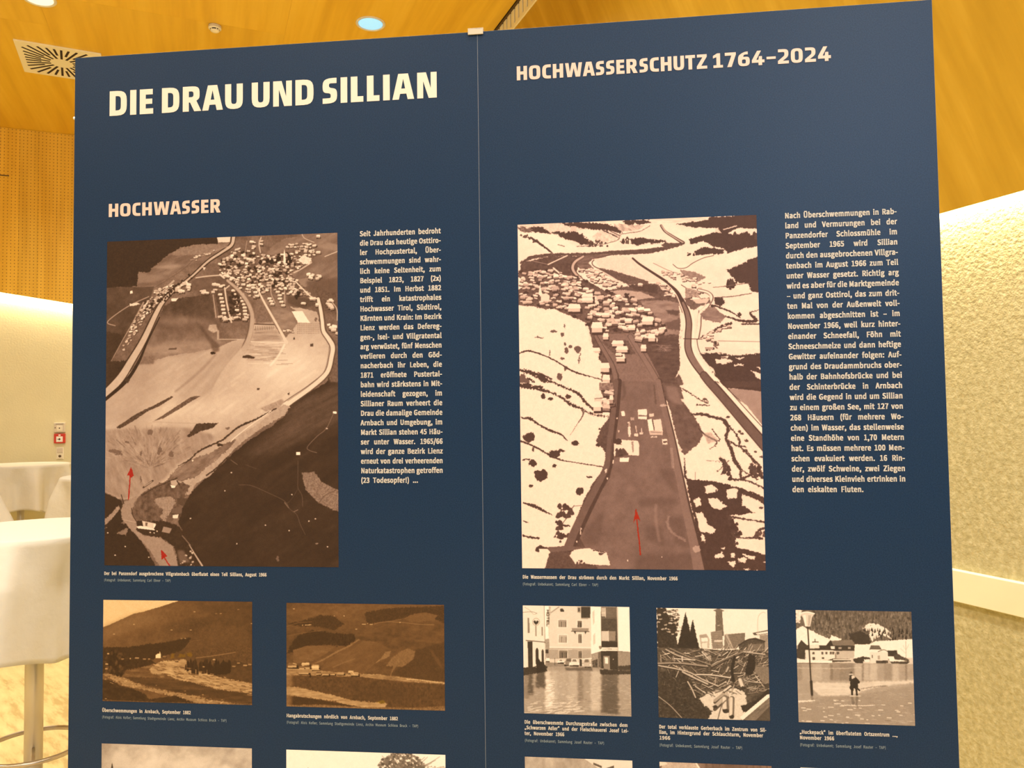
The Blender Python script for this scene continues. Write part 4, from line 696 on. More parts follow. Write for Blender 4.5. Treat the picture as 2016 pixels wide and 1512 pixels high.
def print_arnbach_landslides():
    s = Print(478, 316, (130, 150), (1808, 160), (130, 1245), (1812, 1290), .3, 22)
    P, L, B = s.poly, s.line, s.blob
    s.c += (s.fbm(120, 3, -15)-.5)*.18 + (s.fbm(24, 2, seed=4)-.5)*.12
    P([(130, 370), (300, 340), (480, 280), (640, 290), (740, 370), (640, 440), (480, 400), (300, 400)], .17, rough=12, tex=.08)
    P([(960, 250), (1200, 200), (1808, 170), (1808, 360), (1600, 250), (1440, 280), (1250, 330), (980, 370)], .18, rough=12, tex=.07)
    P([(1380, 310), (1460, 265), (1600, 240), (1740, 270), (1700, 330), (1450, 345)], .36, rough=6, tex=.05)
    P([(250, 500), (400, 440), (650, 470), (850, 480), (860, 540), (740, 600), (560, 590), (340, 600), (180, 680), (130, 690), (200, 560)], .13, rough=12, tex=.06)
    for k in range(60): x = s.rs.uniform(600, 840); y = s.rs.uniform(480, 590); P([(x-10, y+26), (x, y-16), (x+10, y+26)], s.rs.uniform(.08, .2))
    P([(200, 650), (340, 605), (660, 600), (560, 680), (420, 760), (200, 800)], .37, rough=6, tex=.07, tsc=20, st=4)
    P([(560, 760), (900, 540), (1100, 560), (1240, 640), (1080, 780), (940, 900), (500, 860)], .34, rough=6, tex=.06, tsc=40, st=3, ang=-25)
    L([(900, 535), (780, 610), (640, 680), (500, 760), (400, 800)], [10, 20, 18, 14, 8], .5, a=.8, rough=5, soft=4); L([(850, 740), (740, 780), (620, 830)], 12, .46, a=.7, soft=5); L([(1230, 660), (1160, 720), (1080, 780)], 10, .5, rough=4)
    P([(1500, 640), (1808, 560), (1812, 990), (1400, 950), (1240, 900), (1400, 780)], .2, a=.8, rough=10, soft=8, tex=.06)
    P([(1180, 660), (1240, 655), (1220, 720), (1160, 740), (1120, 750)], .46, rough=6, tex=.08)
    P([(1350, 650), (1430, 625), (1500, 660), (1480, 740), (1400, 800), (1360, 825), (1180, 815), (1240, 740)], .42, rough=8, tex=.08, tsc=12); L([(1290, 800), (1255, 860), (1230, 920)], [30, 16, 8], .42, rough=6)
    P([(1650, 620), (1760, 760), (1800, 860), (1740, 800), (1680, 700)], .32, a=.7, rough=10, soft=6)
    L([(140, 500), (300, 470), (500, 440)], 5, .4); L([(1060, 370), (1130, 350), (1260, 345), (1400, 355), (1560, 372), (1700, 372)], 6, .5); L([(1150, 350), (1350, 320)], 5, .45); L([(130, 400), (260, 360), (400, 350)], 5, .42); L([(1500, 540), (1740, 560)], 24, .36, a=.6, soft=6)
    P([(120, 850), (400, 860), (620, 880), (900, 900), (1100, 905), (1500, 950), (1812, 985), (1812, 1010), (1300, 975), (900, 930), (120, 915)], .55, rough=6, tex=.2, tsc=12, st=5)
    P([(120, 930), (600, 930), (900, 935), (1300, 985), (1812, 1020), (1812, 1300), (1150, 1280), (900, 1230), (700, 1180), (400, 1080), (120, 1040)], .25, rough=8, tex=.09, tsc=20)
    for k in range(420):
        x = s.rs.uniform(240, 1800); y = s.rs.uniform(960, 1230); L([(x, y), (x+s.rs.uniform(-6, 6), y+s.rs.uniform(20, 60))], s.rs.uniform(2, 6), s.rs.uniform(.12, .42), a=.5, smooth=False)
    P([(820, 1010), (1300, 1030), (1500, 1080), (1400, 1220), (900, 1190), (820, 1120)], .2, a=.4, soft=30)
    P([(120, 1040), (250, 1040), (420, 1080), (640, 1130), (820, 1180), (1200, 1215), (1160, 1280), (900, 1270), (640, 1190), (400, 1160), (120, 1120)], .62, rough=10, tex=.16, tsc=12, st=5)
    P([(120, 1135), (300, 1150), (560, 1190), (800, 1230), (980, 1262), (120, 1240)], .16, rough=6, tex=.06); P([(120, 1235), (500, 1225), (900, 1250), (1400, 1260), (1812, 1240), (1812, 1300), (120, 1265)], .38, rough=8, tex=.2, tsc=10)
    P([(125, 900), (190, 900), (185, 1240), (130, 1240)], .55, a=.6, soft=12, tex=.1)
    for x, y, w, h in ((190, 810, 100, 50), (330, 800, 90, 36), (345, 830, 70, 40), (435, 830, 84, 54), (290, 835, 60, 34), (310, 890, 120, 30), (470, 895, 60, 30), (610, 900, 70, 30), (700, 895, 80, 30), (810, 880, 60, 30), (850, 900, 90, 40), (540, 900, 80, 36)): s.house(x, y, w, h, s.rs.uniform(.15, .8), .7, .06)
    L([(790, 875), (815, 872), (850, 910)], 5, .9); L([(130, 850), (480, 860)], 8, .7); L([(200, 790), (235, 800)], 6, .85); P([(395, 815), (470, 815), (468, 845), (395, 842)], .85); B(382, 925, 10, 22, .05)
    L([(1400, 955), (1560, 965), (1700, 985), (1808, 996)], 8, .8, rough=5)
    for x, y, w in ((210, 214, 20), (350, 384, 50), (380, 382, 26), (636, 286, 10), (740, 284, 14), (950, 372, 44), (990, 362, 14), (1028, 375, 30), (1336, 350, 14), (870, 424, 20), (300, 386, 14)): P([(x-w/2, y-4), (x+w/2, y-4), (x+w/2, y+4), (x-w/2, y+4)], .8, rough=2)
    sl, m = s.pmask([(1080, 1195), (1150, 1178), (1180, 1205), (1120, 1215)], 8, soft=4); s.red(sl, m*.6, (.66, .5, .1)); s.c[s.Y > s.H-7] += .05
    return s.rgb(PAL_C, .03, .7)

def letters(s, x, y, w, h, txt, t, th, rot=False):
    G = {'H': ((0, 0, 0, 1), (1, 0, 1, 1), (0, .5, 1, .5)), 'O': ((0, 0, 1, 0), (1, 0, 1, 1), (1, 1, 0, 1), (0, 1, 0, 0)), 'T': ((0, 0, 1, 0), (.5, 0, .5, 1)), 'E': ((0, 0, 0, 1), (0, 0, 1, 0), (0, .5, .8, .5), (0, 1, 1, 1)), 'L': ((0, 0, 0, 1), (0, 1, 1, 1))}
    for i, c in enumerate(txt):
        for a, b, c2, d in G[c]:
            q = [(a, b), (c2, d)]
            if rot: q = [(1-v, u) for u, v in q]
            s.line([(x+u*w, y+i*h*1.5+v*h) for u, v in q], th, t)

def print_flooded_street():
    s = Print(320, 320, (93, 103), (1117, 125), (108, 1140), (1137, 1172), .5, 23)
    P, L, B = s.poly, s.line, s.blob
    P([(90, 100), (1120, 120), (1130, 760), (100, 740)], .72, tex=.03)
    P([(300, 110), (400, 110), (330, 160), (345, 420), (310, 430)], .95)
    P([(350, 180), (450, 118), (640, 120), (745, 120), (750, 620), (350, 620)], .76, tex=.03); L([(350, 185), (440, 122)], 10, .5); P([(345, 110), (440, 112), (345, 175)], .82)
    P([(655, 120), (745, 120), (742, 235), (655, 235)], .15); P([(620, 120), (650, 120), (650, 180), (620, 175)], .5); P([(625, 130), (645, 130), (645, 165), (625, 165)], .2)
    P([(455, 150), (490, 150), (490, 166), (455, 166)], .1); B(472, 148, 18, 12, .15)
    def win(x0, y0, x1, y1, n, f=.86, g=.3):
        P([(x0-8, y0-8), (x1+8, y0-8), (x1+8, y1+8), (x0-8, y1+8)], f); P([(x0, y0), (x1, y0), (x1, y1), (x0, y1)], g+.2)
        w = (x1-x0)/n
        for i in range(n): P([(x0+i*w+5, y0+16), (x0+(i+1)*w-5, y0+16), (x0+(i+1)*w-5, y1-3), (x0+i*w+5, y1-3)], g if i % 2 else g+.12)
    win(436, 245, 515, 315, 4, g=.3); win(440, 390, 520, 465, 4, g=.4); win(620, 255, 662, 320, 2, g=.12); win(628, 380, 662, 468, 2, g=.2)
    L([(355, 230), (745, 230)], 5, .76); L([(350, 505), (750, 512)], 12, .85); L([(350, 520), (750, 526)], 5, .4)
    P([(350, 528), (750, 532), (750, 620), (350, 620)], .56)
    for k in range(6): L([(352, 540+k*14), (748, 544+k*14)], 3, .42)
    win(445, 540, 522, 612, 4, .66, .15); win(630, 545, 662, 612, 2, .6, .12)
    P([(565, 318), (728, 322), (726, 356), (568, 352)], .5); L([(562, 320), (730, 324)], 6, .75); L([(562, 354), (732, 358)], 7, .2)
    for k in range(18): L([(570+k*9, 326), (570+k*9, 352)], 2, .3)
    P([(585, 358), (606, 358), (600, 385)], .15); P([(688, 358), (708, 360), (696, 385)], .15)
    # inn on the left
    P([(90, 100), (300, 108), (305, 460), (310, 740), (98, 740)], .84, tex=.03); L([(300, 108), (308, 470)], 6, .45); L([(95, 170), (180, 165), (230, 180)], 5, .4); L([(110, 120), (160, 150), (200, 190), (230, 180)], 4, .45)
    P([(138, 225), (156, 225), (160, 370), (142, 370)], .38); P([(274, 310), (286, 310), (288, 395), (276, 395)], .4); P([(212, 300), (226, 300), (228, 400), (214, 400)], .45)
    n = 14
    for i in range(n):
        a = i*2*math.pi/n; L([(222+34*math.cos(a), 262+34*math.sin(a)), (222+34*math.cos(a+.5), 262+34*math.sin(a+.5))], 4, .4)
    P([(196, 254), (212, 246), (222, 262), (232, 246), (248, 256), (238, 280), (226, 284), (222, 302), (216, 284), (204, 276)], .12, rough=2)
    L([(125, 440), (310, 458)], 8, .22); P([(140, 448), (188, 452), (192, 740), (148, 740)], .12, tex=.04); P([(218, 535), (224, 516), (236, 512), (244, 530), (246, 660), (220, 660)], .12); P([(274, 545), (282, 526), (292, 530), (298, 550), (300, 660), (276, 660)], .16)
    letters(s, 326, 150, 20, 22, 'HOTEL', .12, 7, True)
    P([(345, 115), (362, 115), (362, 200), (348, 200)], .6, tex=.2, tsc=6); P([(310, 430), (350, 430), (352, 620), (312, 620)], .5, tex=.12, tsc=10); P([(312, 530), (340, 530), (340, 565), (312, 565)], .15)
    P([(318, 608), (350, 612), (354, 640), (318, 650)], .9, rough=2); P([(316, 640), (352, 640), (350, 664), (318, 662)], .15)
    # shop block on the right
    P([(748, 118), (845, 122), (852, 500), (850, 555), (752, 572)], .93); P([(765, 170), (782, 150), (785, 270), (768, 300)], .7); P([(772, 390), (790, 370), (792, 470), (774, 490)], .7)
    P([(845, 122), (998, 124), (1005, 510), (850, 510)], .2, tex=.04); P([(850, 130), (972, 130), (974, 215), (850, 215)], .6); P([(886, 130), (1000, 130), (1000, 222), (890, 222)], .3); L([(888, 130), (890, 222)], 4, .85); L([(850, 180), (886, 180)], 4, .85)
    P([(852, 355), (915, 355), (916, 448), (852, 448)], .68); P([(918, 355), (985, 356), (985, 448), (918, 448)], .42); L([(916, 352), (918, 450)], 5, .85); L([(848, 228), (1000, 230)], 4, .4); P([(850, 455), (1004, 458), (1004, 508), (850, 508)], .12)
    P([(998, 124), (1120, 126), (1125, 552), (1006, 548)], .93); L([(1004, 130), (1008, 545)], 5, .45); P([(850, 510), (1006, 512), (1006, 542), (850, 542)], .85); 
    for k in range(16): P([(862+k*9, 522), (868+k*9, 522), (868+k*9, 532), (862+k*9, 532)], .3 if 4 < k < 10 else .6)
    B(838, 512, 14, 18, .25, a=.8)
    P([(752, 575), (850, 545), (1006, 545), (1125, 555), (1130, 745), (752, 700)], .3, tex=.1, tsc=16); P([(752, 575), (820, 560), (822, 730), (756, 690)], .5, tex=.16, tsc=8, st=.4); P([(845, 545), (1005, 545), (1010, 735), (850, 735)], .13); P([(1008, 552), (1124, 556), (1128, 690), (1012, 690)], .45, tex=.06); P([(868, 592), (925, 592), (928, 722), (872, 722)], .42); P([(882, 605), (912, 605), (914, 665), (884, 665)], .9, rough=3); L([(926, 592), (930, 722)], 4, .5); B(964, 625, 6, 5, .8); L([(870, 724), (992, 726)], 5, .4)
    P([(1012, 690), (1130, 680), (1130, 760), (1010, 760)], .16, rough=4)
    # cars
    P([(310, 650), (480, 655), (520, 690), (840, 700), (840, 740), (310, 740)], .42, tex=.06)
    def car(x, y, w, h, t):
        P([(x-w/2, y), (x-w*.46, y-h*.45), (x-w*.3, y-h*.55), (x-w*.2, y-h), (x+w*.22, y-h), (x+w*.34, y-h*.55), (x+w*.48, y-h*.42), (x+w/2, y)], t); P([(x-w*.22, y-h*.58), (x-w*.14, y-h*.9), (x+w*.16, y-h*.9), (x+w*.24, y-h*.58)], .2+t*.2); P([(x-w*.45, y-4), (x+w*.46, y-4), (x+w*.4, y+8), (x-w*.4, y+8)], .1)
        for k in (-.36, .36): B(x+w*k, y-h*.28, 6, 6, .95)
    car(460, 658, 70, 34, .85); car(535, 680, 100, 66, .4); car(590, 684, 104, 66, .85); car(708, 700, 100, 84, .62); L([(665, 622), (755, 615)], 8, .95); L([(402, 610), (404, 680)], 4, .15); P([(640, 620), (662, 625), (662, 690), (640, 690)], .15); P([(760, 640), (815, 620), (815, 700), (768, 700)], .2, tex=.2, tsc=8)
    # water with reflections
    P([(100, 740), (320, 700), (500, 690), (840, 712), (1130, 740), (1140, 1180), (100, 1150)], .5, rough=4)
    for x0, x1, t, y1 in ((105, 145, .35, 1000), (148, 190, .16, 960), (225, 310, .14, 900), (315, 365, .75, 1100), (430, 530, .56, 1100), (620, 670, .36, 1040), (750, 850, .66, 1120), (850, 1010, .2, 1150), (1010, 1130, .5, 1150), (370, 430, .62, 1100), (530, 620, .6, 1120)): P([(x0, 735), (x1, 735), (x1+8, y1), (x0-4, y1)], t, a=.75, rough=16, rsc=14, soft=7)
    P([(100, 700), (330, 690), (325, 740), (190, 760), (100, 780)], .12, rough=6); P([(220, 640), (240, 600), (262, 640), (300, 650), (322, 720), (230, 760)], .08, rough=6)
    P([(500, 705), (760, 700), (765, 735), (510, 730)], .2, a=.7, rough=6, soft=4); P([(830, 720), (1130, 735), (1130, 770), (840, 770)], .12, a=.9, rough=8)
    for k in range(420):
        v = s.rs.rand(); y = 745+v*410; x = s.rs.uniform(105, 1130); q = 8+v*46; t = s.rs.choice([.28, .78, .9, .4]); L([(x, y), (x+q, y+s.rs.uniform(-3, 3))], 2+v*4, t, a=.33, smooth=False)
    for k in range(60): x = s.rs.uniform(310, 380); y = s.rs.uniform(820, 1080); L([(x, y), (x+24, y-5)], 6, .93, a=.7)
    P([(860, 900), (1000, 880), (1030, 1140), (870, 1150)], .22, a=.5, rough=26, rsc=26, soft=6)
    for k in range(40): x = s.rs.uniform(140, 620); y = s.rs.uniform(1040, 1150); L([(x, y), (x+s.rs.uniform(30, 90), y-s.rs.uniform(0, 18))], 6, .9, a=.6)
    return s.rgb(PAL_E, .03, .7)

def print_driftwood_jam():
    s = Print(325, 325, (110, 130), (1173, 145), (130, 1185), (1200, 1212), .3, 24)
    P, L, B = s.poly, s.line, s.blob
    P([(100, 120), (1190, 130), (1190, 560), (110, 560)], .88)
    P([(520, 390), (590, 380), (620, 430), (620, 520), (540, 520)], .6, rough=3, tex=.1); P([(540, 420), (600, 415), (605, 450), (545, 455)], .88); P([(545, 470), (600, 465), (600, 520), (550, 520)], .8); P([(520, 395), (590, 380), (605, 415), (530, 420)], .5)
    P([(680, 155), (740, 155), (758, 400), (676, 400)], .3, tex=.05); P([(655, 155), (705, 133), (765, 158), (740, 165), (680, 165)], .32); L([(700, 300), (716, 296)], 5, .7)
    P([(630, 362), (740, 342), (750, 520), (650, 525)], .42, tex=.05); 
    for k in range(9): L([(636, 372+k*18), (748, 362+k*18)], 3, .28)
    P([(665, 440), (742, 436), (742, 455), (665, 458)], .7)
    P([(765, 385), (960, 368), (962, 440), (880, 520), (760, 525)], .36, tex=.05)
    for k in range(8): L([(800, 395+k*17), (960, 382+k*14)], 3, .24)
    P([(762, 385), (790, 378), (850, 515), (815, 520)], .55); L([(770, 395), (835, 520)], 4, .2)
    P([(960, 390), (1100, 385), (1100, 430), (960, 440)], .86); P([(1030, 370), (1180, 340), (1180, 380), (1050, 392)], .25); P([(1060, 372), (1178, 352), (1178, 372), (1080, 386)], .86); P([(1100, 390), (1180, 385), (1182, 560), (1110, 560)], .45, tex=.08)
    P([(900, 480), (1000, 425), (1060, 415), (1150, 445), (1145, 560), (990, 560), (905, 540)], .2, tex=.06); P([(990, 480), (1140, 470), (1140, 545), (995, 545)], .32, tex=.05); L([(900, 488), (1010, 428), (1150, 452)], 10, .12)
    L([(1085, 400), (1082, 260), (1095, 200), (1130, 172), (1155, 178)], 5, .6)
    P([(110, 120), (215, 130), (230, 210), (300, 260), (320, 330), (300, 400), (330, 520), (110, 520)], .12, rough=26, rsc=26, tex=.08)
    for k in range(90): x = s.rs.uniform(120, 320); y = s.rs.uniform(150, 380); B(x, y, 18, 8, .12 if k % 4 else .8, a=.7)
    for cx, top, w, bot in ((390, 175, 120, 530), (460, 250, 90, 530)):
        for j in range(26):
            y = top+(bot-top)*j/25; q = w*(j+1)/26
            for m in range(5): P([(cx+s.rs.uniform(-q, q), y+s.rs.uniform(6, 26)), (cx+s.rs.uniform(-q*.5, q*.5), y-8), (cx+s.rs.uniform(-q, q), y+s.rs.uniform(6, 22))], s.rs.uniform(.05, .14))
        P([(cx-5, top+20), (cx, top-10), (cx+5, top+20), (cx+w*.7, bot), (cx-w*.7, bot)], .09, rough=8)
    # the pile
    P([(110, 510), (540, 520), (720, 535), (900, 530), (1185, 560), (1200, 1220), (120, 1200)], .2, tex=.1, tsc=20)
    P([(540, 530), (620, 530), (640, 640), (560, 620)], .55, rough=8, tex=.15, tsc=10)
    P([(130, 740), (380, 740), (520, 960), (560, 1080), (700, 1130), (600, 1195), (125, 1190)], .13, rough=12, tex=.09, tsc=14)
    P([(520, 1000), (640, 930), (860, 900), (960, 940), (980, 1060), (940, 1210), (600, 1205), (650, 1120), (560, 1060)], .72, rough=12, tex=.1)
    for k in range(420):
        x = s.rs.uniform(130, 1170); y = s.rs.uniform(530, 960); a = s.rs.normal(.35 if x < 620 else -.45, .55); q = s.rs.uniform(20, 120); dx, dy = q*math.cos(a), q*math.sin(a)
        if x < 420 and y > 720: continue
        w = s.rs.uniform(3, 9); L([(x, y+w*.8), (x+dx, y+dy+w*.8)], w, .08, a=.8, smooth=False); L([(x, y), (x+dx, y+dy)], w*.8, s.rs.choice([.3, .45, .6, .8]), smooth=False)
    for k in range(70): x = s.rs.uniform(140, 560); y = s.rs.uniform(760, 1180); L([(x, y), (x+s.rs.uniform(-30, 50), y+s.rs.uniform(-20, 30))], s.rs.uniform(2, 6), s.rs.uniform(.2, .5), a=.6, smooth=False)
    for pts, w, t in ((((120, 665), (320, 660), (600, 690)), 16, .45), (((130, 685), (400, 740), (560, 820), (700, 880)), 12, .62), (((200, 530), (320, 590), (470, 630)), 14, .55), (((240, 520), (420, 600), (640, 680)), 12, .4), (((280, 618), (480, 632)), 9, .75), (((355, 600), (358, 645)), 9, .8), (((500, 770), (650, 775), (820, 800)), 12, .7), (((640, 690), (780, 620), (940, 550)), 14, .38), (((860, 600), (835, 720), (850, 820)), 26, .08), (((950, 550), (1150, 575)), 12, .6), (((410, 840), (450, 910), (485, 990)), 13, .6), (((485, 885), (580, 950)), 11, .6), (((360, 745), (470, 800), (600, 860)), 16, .6), (((130, 985), (240, 1070), (350, 1185)), 9, .5), (((780, 740), (800, 700)), 16, .55), (((880, 610), (895, 600)), 12, .8), (((1060, 780), (1135, 880)), 8, .7), (((960, 830), (1120, 850)), 8, .6), (((670, 1020), (760, 950)), 26, .5), (((670, 1080), (790, 965)), 34, .58), (((760, 925), (820, 880)), 18, .7), (((890, 560), (700, 650)), 8, .6)): L([(x, y+w*.7) for x, y in pts], w, .08, a=.8); L(pts, w, t)
    P([(1050, 690), (1185, 690), (1190, 850), (1140, 860), (1060, 740)], .35, tex=.06); P([(1000, 570), (1060, 590), (1060, 700), (1020, 780), (960, 760)], .08, rough=8)
    for pts, w in ((((770, 1000), (775, 1110)), 64), (((835, 1000), (830, 1170)), 50), (((920, 820), (945, 890)), 54)):
        L(pts, w, .3); L([(x-w*.15, y) for x, y in pts], w*.6, .72, soft=5); B(pts[1][0], pts[1][1]+6, w*.5, w*.32, .12)
    L([(800, 1000), (740, 1060), (700, 1195)], 10, .3); B(675, 1082, 24, 14, .12)
    P([(920, 1070), (1060, 1020), (1185, 900), (1195, 960), (1060, 1100), (940, 1130)], .1, rough=6); P([(1170, 960), (1195, 955), (1195, 985), (940, 1205), (910, 1180)], .88); P([(1195, 985), (1197, 1070), (1060, 1210), (945, 1208)], .32, tex=.08, tsc=10, st=5, ang=-40); P([(1197, 1070), (1200, 1215), (1060, 1212)], .2)
    return s.rgb(PAL_E, .035, .6)

def print_piggyback_crossing():
    s = Print(340, 330, (80, 100), (1187, 118), (108, 1175), (1230, 1217), .5, 25)
    P, L, B = s.poly, s.line, s.blob
    P([(70, 90), (1200, 110), (1210, 430), (80, 430)], .26, tex=.12, tsc=30, st=.5)
    for k in range(620):
        x = s.rs.uniform(230, 1190); y = s.rs.uniform(110, 380); h = s.rs.uniform(20, 60); P([(x-9, y+h), (x, y), (x+9, y+h)], s.rs.uniform(.12, .42), a=.75)
    P([(80, 100), (140, 100), (120, 220), (80, 220)], .8, rough=10, tex=.25, tsc=12)
    P([(80, 290), (140, 250), (260, 310), (400, 380), (420, 340), (520, 380), (440, 440), (80, 440)], .9, rough=8, tex=.08)
    P([(720, 260), (830, 230), (960, 290), (1010, 340), (1000, 380), (900, 340), (810, 400), (780, 320)], .85, rough=20, rsc=24, tex=.12); 
    for k in range(80): x = s.rs.uniform(720, 1180); y = s.rs.uniform(270, 390); P([(x-10, y+s.rs.uniform(20, 44)), (x, y-10), (x+10, y+30)], s.rs.choice([.1, .2, .3]))
    P([(590, 330), (700, 300), (790, 350), (790, 430), (660, 430), (600, 390)], .14, rough=12)
    P([(1050, 390), (1200, 380), (1210, 620), (640, 620), (640, 430), (780, 430), (840, 400)], .9, rough=4, tex=.04)
    P([(70, 560), (640, 560), (1200, 560), (1210, 640), (90, 640)], .7)
    # farmhouses
    P([(100, 440), (135, 385), (190, 440), (200, 480), (100, 480)], .15, rough=2); P([(135, 385), (390, 380), (420, 440), (200, 440)], .92); P([(90, 475), (170, 480), (170, 570), (90, 560)], .16, rough=8); P([(190, 435), (440, 440), (440, 485), (200, 485)], .15)
    P([(210, 435), (300, 430), (310, 465), (210, 470)], .8, tex=.1, tsc=6); P([(170, 485), (460, 485), (460, 575), (180, 580)], .82); P([(240, 400), (300, 400), (300, 412), (240, 412)], .3); L([(265, 380), (265, 405)], 8, .15)
    for x in (250, 335, 375, 415, 440): P([(x-10, 500), (x+10, 500), (x+10, 525), (x-10, 525)], .25)
    P([(240, 550), (266, 550), (266, 578), (240, 578)], .2); P([(330, 552), (354, 552), (354, 570), (330, 570)], .2)
    P([(370, 440), (415, 385), (440, 440)], .12); P([(420, 395), (620, 385), (650, 440), (440, 442)], .34); P([(440, 440), (645, 442), (642, 490), (440, 490)], .14); P([(415, 448), (455, 448), (452, 475), (417, 474)], .85); P([(490, 455), (520, 455), (520, 475), (490, 475)], .5); P([(580, 455), (606, 455), (606, 475), (580, 475)], .5)
    P([(460, 490), (640, 492), (640, 560), (462, 565)], .62); P([(470, 500), (496, 500), (496, 525), (470, 525)], .25); P([(455, 500), (470, 540), (468, 562), (458, 562)], .4)
    P([(380, 585), (430, 565), (600, 568), (610, 590), (440, 600)], .2, rough=3); L([(440, 575), (600, 577)], 8, .95); P([(630, 570), (730, 545), (800, 560), (790, 590), (640, 600)], .16, rough=4); P([(735, 575), (790, 572), (790, 600), (740, 600)], .9, rough=3)
    P([(785, 480), (800, 440), (880, 440), (905, 480)], .28); P([(785, 505), (850, 480), (920, 480), (965, 500), (900, 508)], .88); P([(790, 505), (955, 505), (965, 605), (795, 610)], .8); L([(870, 500), (925, 482), (965, 502)], 6, .2); P([(865, 540), (888, 535), (890, 575), (866, 575)], .55); P([(810, 530), (820, 530), (820, 560), (810, 560)], .3)
    P([(960, 490), (1050, 488), (1060, 545), (965, 545)], .14, tex=.06); P([(1055, 520), (1170, 580), (1160, 600), (980, 600), (970, 570)], .2, rough=4); P([(970, 550), (1020, 545), (1030, 575), (1100, 580), (1150, 595), (980, 595)], .9, rough=3); P([(850, 585), (965, 585), (965, 612), (850, 614)], .2, tex=.1); P([(990, 600), (1180, 595), (1150, 618), (1000, 615)], .16)
    L([(1135, 400), (1140, 600)], 4, .4); L([(1110, 440), (1138, 480), (1165, 430)], 3, .55); L([(1085, 470), (1138, 520)], 3, .6)
    P([(90, 570), (430, 585), (430, 608), (90, 600)], .9, rough=3); L([(90, 608), (620, 612)], 5, .2); B(690, 600, 40, 14, .15)
    # water
    P([(85, 612), (700, 610), (1215, 620), (1235, 1225), (105, 1190)], .52, tex=.04, tsc=60, st=5)
    for x0, x1, t in ((410, 440, .3), (440, 500, .4), (100, 140, .4), (240, 330, .6), (500, 640, .36), (650, 780, .62), (790, 860, .66), (1010, 1070, .64), (930, 1000, .42), (715, 730, .3), (1135, 1145, .25)): P([(x0, 615), (x1, 615), (x1, 775), (x0, 775)], t, a=.7, rough=8, rsc=10, soft=5)
    L([(100, 655), (500, 660), (700, 650)], 8, .66, a=.7, rough=5)
    P([(230, 790), (600, 800), (700, 790), (1215, 775), (1215, 800), (900, 830), (700, 880), (660, 925), (330, 925), (230, 860)], .76, a=.8, rough=10, soft=5, tex=.1, tsc=14, st=6); L([(700, 860), (850, 835), (960, 830)], 7, .3, a=.7, rough=5)
    P([(450, 925), (740, 900), (1220, 830), (1230, 1220), (110, 1190), (105, 990)], .42, a=.55, rough=12, soft=10)
    for k in range(300):
        v = s.rs.rand(); y = 640+v*560; x = s.rs.uniform(100, 1220); q = 12+v*44; L([(x, y), (x+q, y+3)], 2+v*3, s.rs.choice([.3, .34, .74, .8]), a=.3, smooth=False)
    for k in range(44): x = s.rs.uniform(120, 1190); y = s.rs.uniform(960, 1190); L([(x, y), (x+s.rs.uniform(10, 50), y+2)], s.rs.uniform(4, 8), .92, a=.8)
    L([(520, 1012), (700, 1020), (840, 1015)], 5, .9, rough=4); L([(110, 975), (260, 970)], 14, .85, a=.8, rough=6)
    # street lamp
    L([(195, 262), (210, 500), (225, 770)], 13, .13); L([(228, 785), (236, 915)], [26, 22], .1); P([(226, 915), (246, 915), (248, 965), (228, 960)], .3, a=.6, rough=5)
    P([(122, 130), (190, 118), (262, 135), (238, 170), (218, 262), (172, 262), (150, 175)], .72); P([(150, 150), (176, 145), (186, 255), (175, 255)], .88); P([(200, 150), (228, 150), (212, 250), (200, 250)], .58); L([(120, 132), (190, 120), (260, 136)], 10, .95); L([(170, 262), (218, 264)], 8, .15)
    # man wading, carrying someone on his back
    P([(600, 800), (612, 740), (640, 735), (672, 760), (697, 790), (690, 805), (676, 802), (680, 850), (702, 872), (692, 882), (672, 862), (676, 924), (660, 924), (652, 860), (640, 848), (632, 880), (630, 920), (614, 916), (608, 870), (594, 846), (604, 820)], .08, rough=2)
    P([(592, 780), (596, 730), (620, 722), (650, 740), (640, 770), (606, 786)], .1, rough=2); B(629, 744, 17, 18, .72, rough=.2); B(610, 706, 18, 14, .3, rough=.2); L([(594, 716), (628, 716)], 7, .85); B(612, 696, 6, 5, .1)
    P([(612, 930), (634, 930), (645, 1010), (625, 1015)], .25, a=.6, rough=8, soft=3); P([(656, 930), (680, 930), (675, 1050), (655, 1000)], .25, a=.6, rough=8, soft=3); L([(600, 926), (700, 926)], 8, .85, a=.6)
    return s.rgb(PAL_E, .03, .65)

def simple_print(W, H, seed, pal, fn):
    s = Print(W, H, (0, 0), (1000, 0), (0, 1000*H/W), (1000, 1000*H/W), .6, seed); fn(s, 1000*H/W); return s.rgb(pal, .03, .7)
def print_cloudy_painting():
    def f(s, h):
        s.c[:] = .56; s.c += (s.fbm(130, 1.4, -25)-.5)*.5
        for q, t in ((((360, 90), (300, 20), (330, 10), (380, 40), (375, 160), (280, 160)), .74), (((440, 140), (480, 90), (530, 80), (560, 110), (600, 60), (640, 80), (700, 130), (800, 120), (830, 180), (440, 190)), .74), (((80, 60), (130, 40), (200, 100), (210, 160), (60, 160)), .7), (((800, 110), (830, 100), (880, 140), (900, 180), (800, 180)), .82)): s.poly(q, t, a=.7, rough=20, rsc=40, soft=10)
        s.poly([(60, 175), (72, 118), (84, 175)], .1); s.poly([(930, 175), (985, 140), (1000, 135), (1000, 200)], .1, rough=6); s.poly([(0, 190), (1000, 185), (1000, h), (0, h)], .35, rough=20, tex=.25, tsc=60); s.town([(100, 220), (900, 220), (900, 420), (100, 420)], 50, 60, 50, tr=(.3, .8))
    return simple_print(450, 300, 31, PAL_E, f)
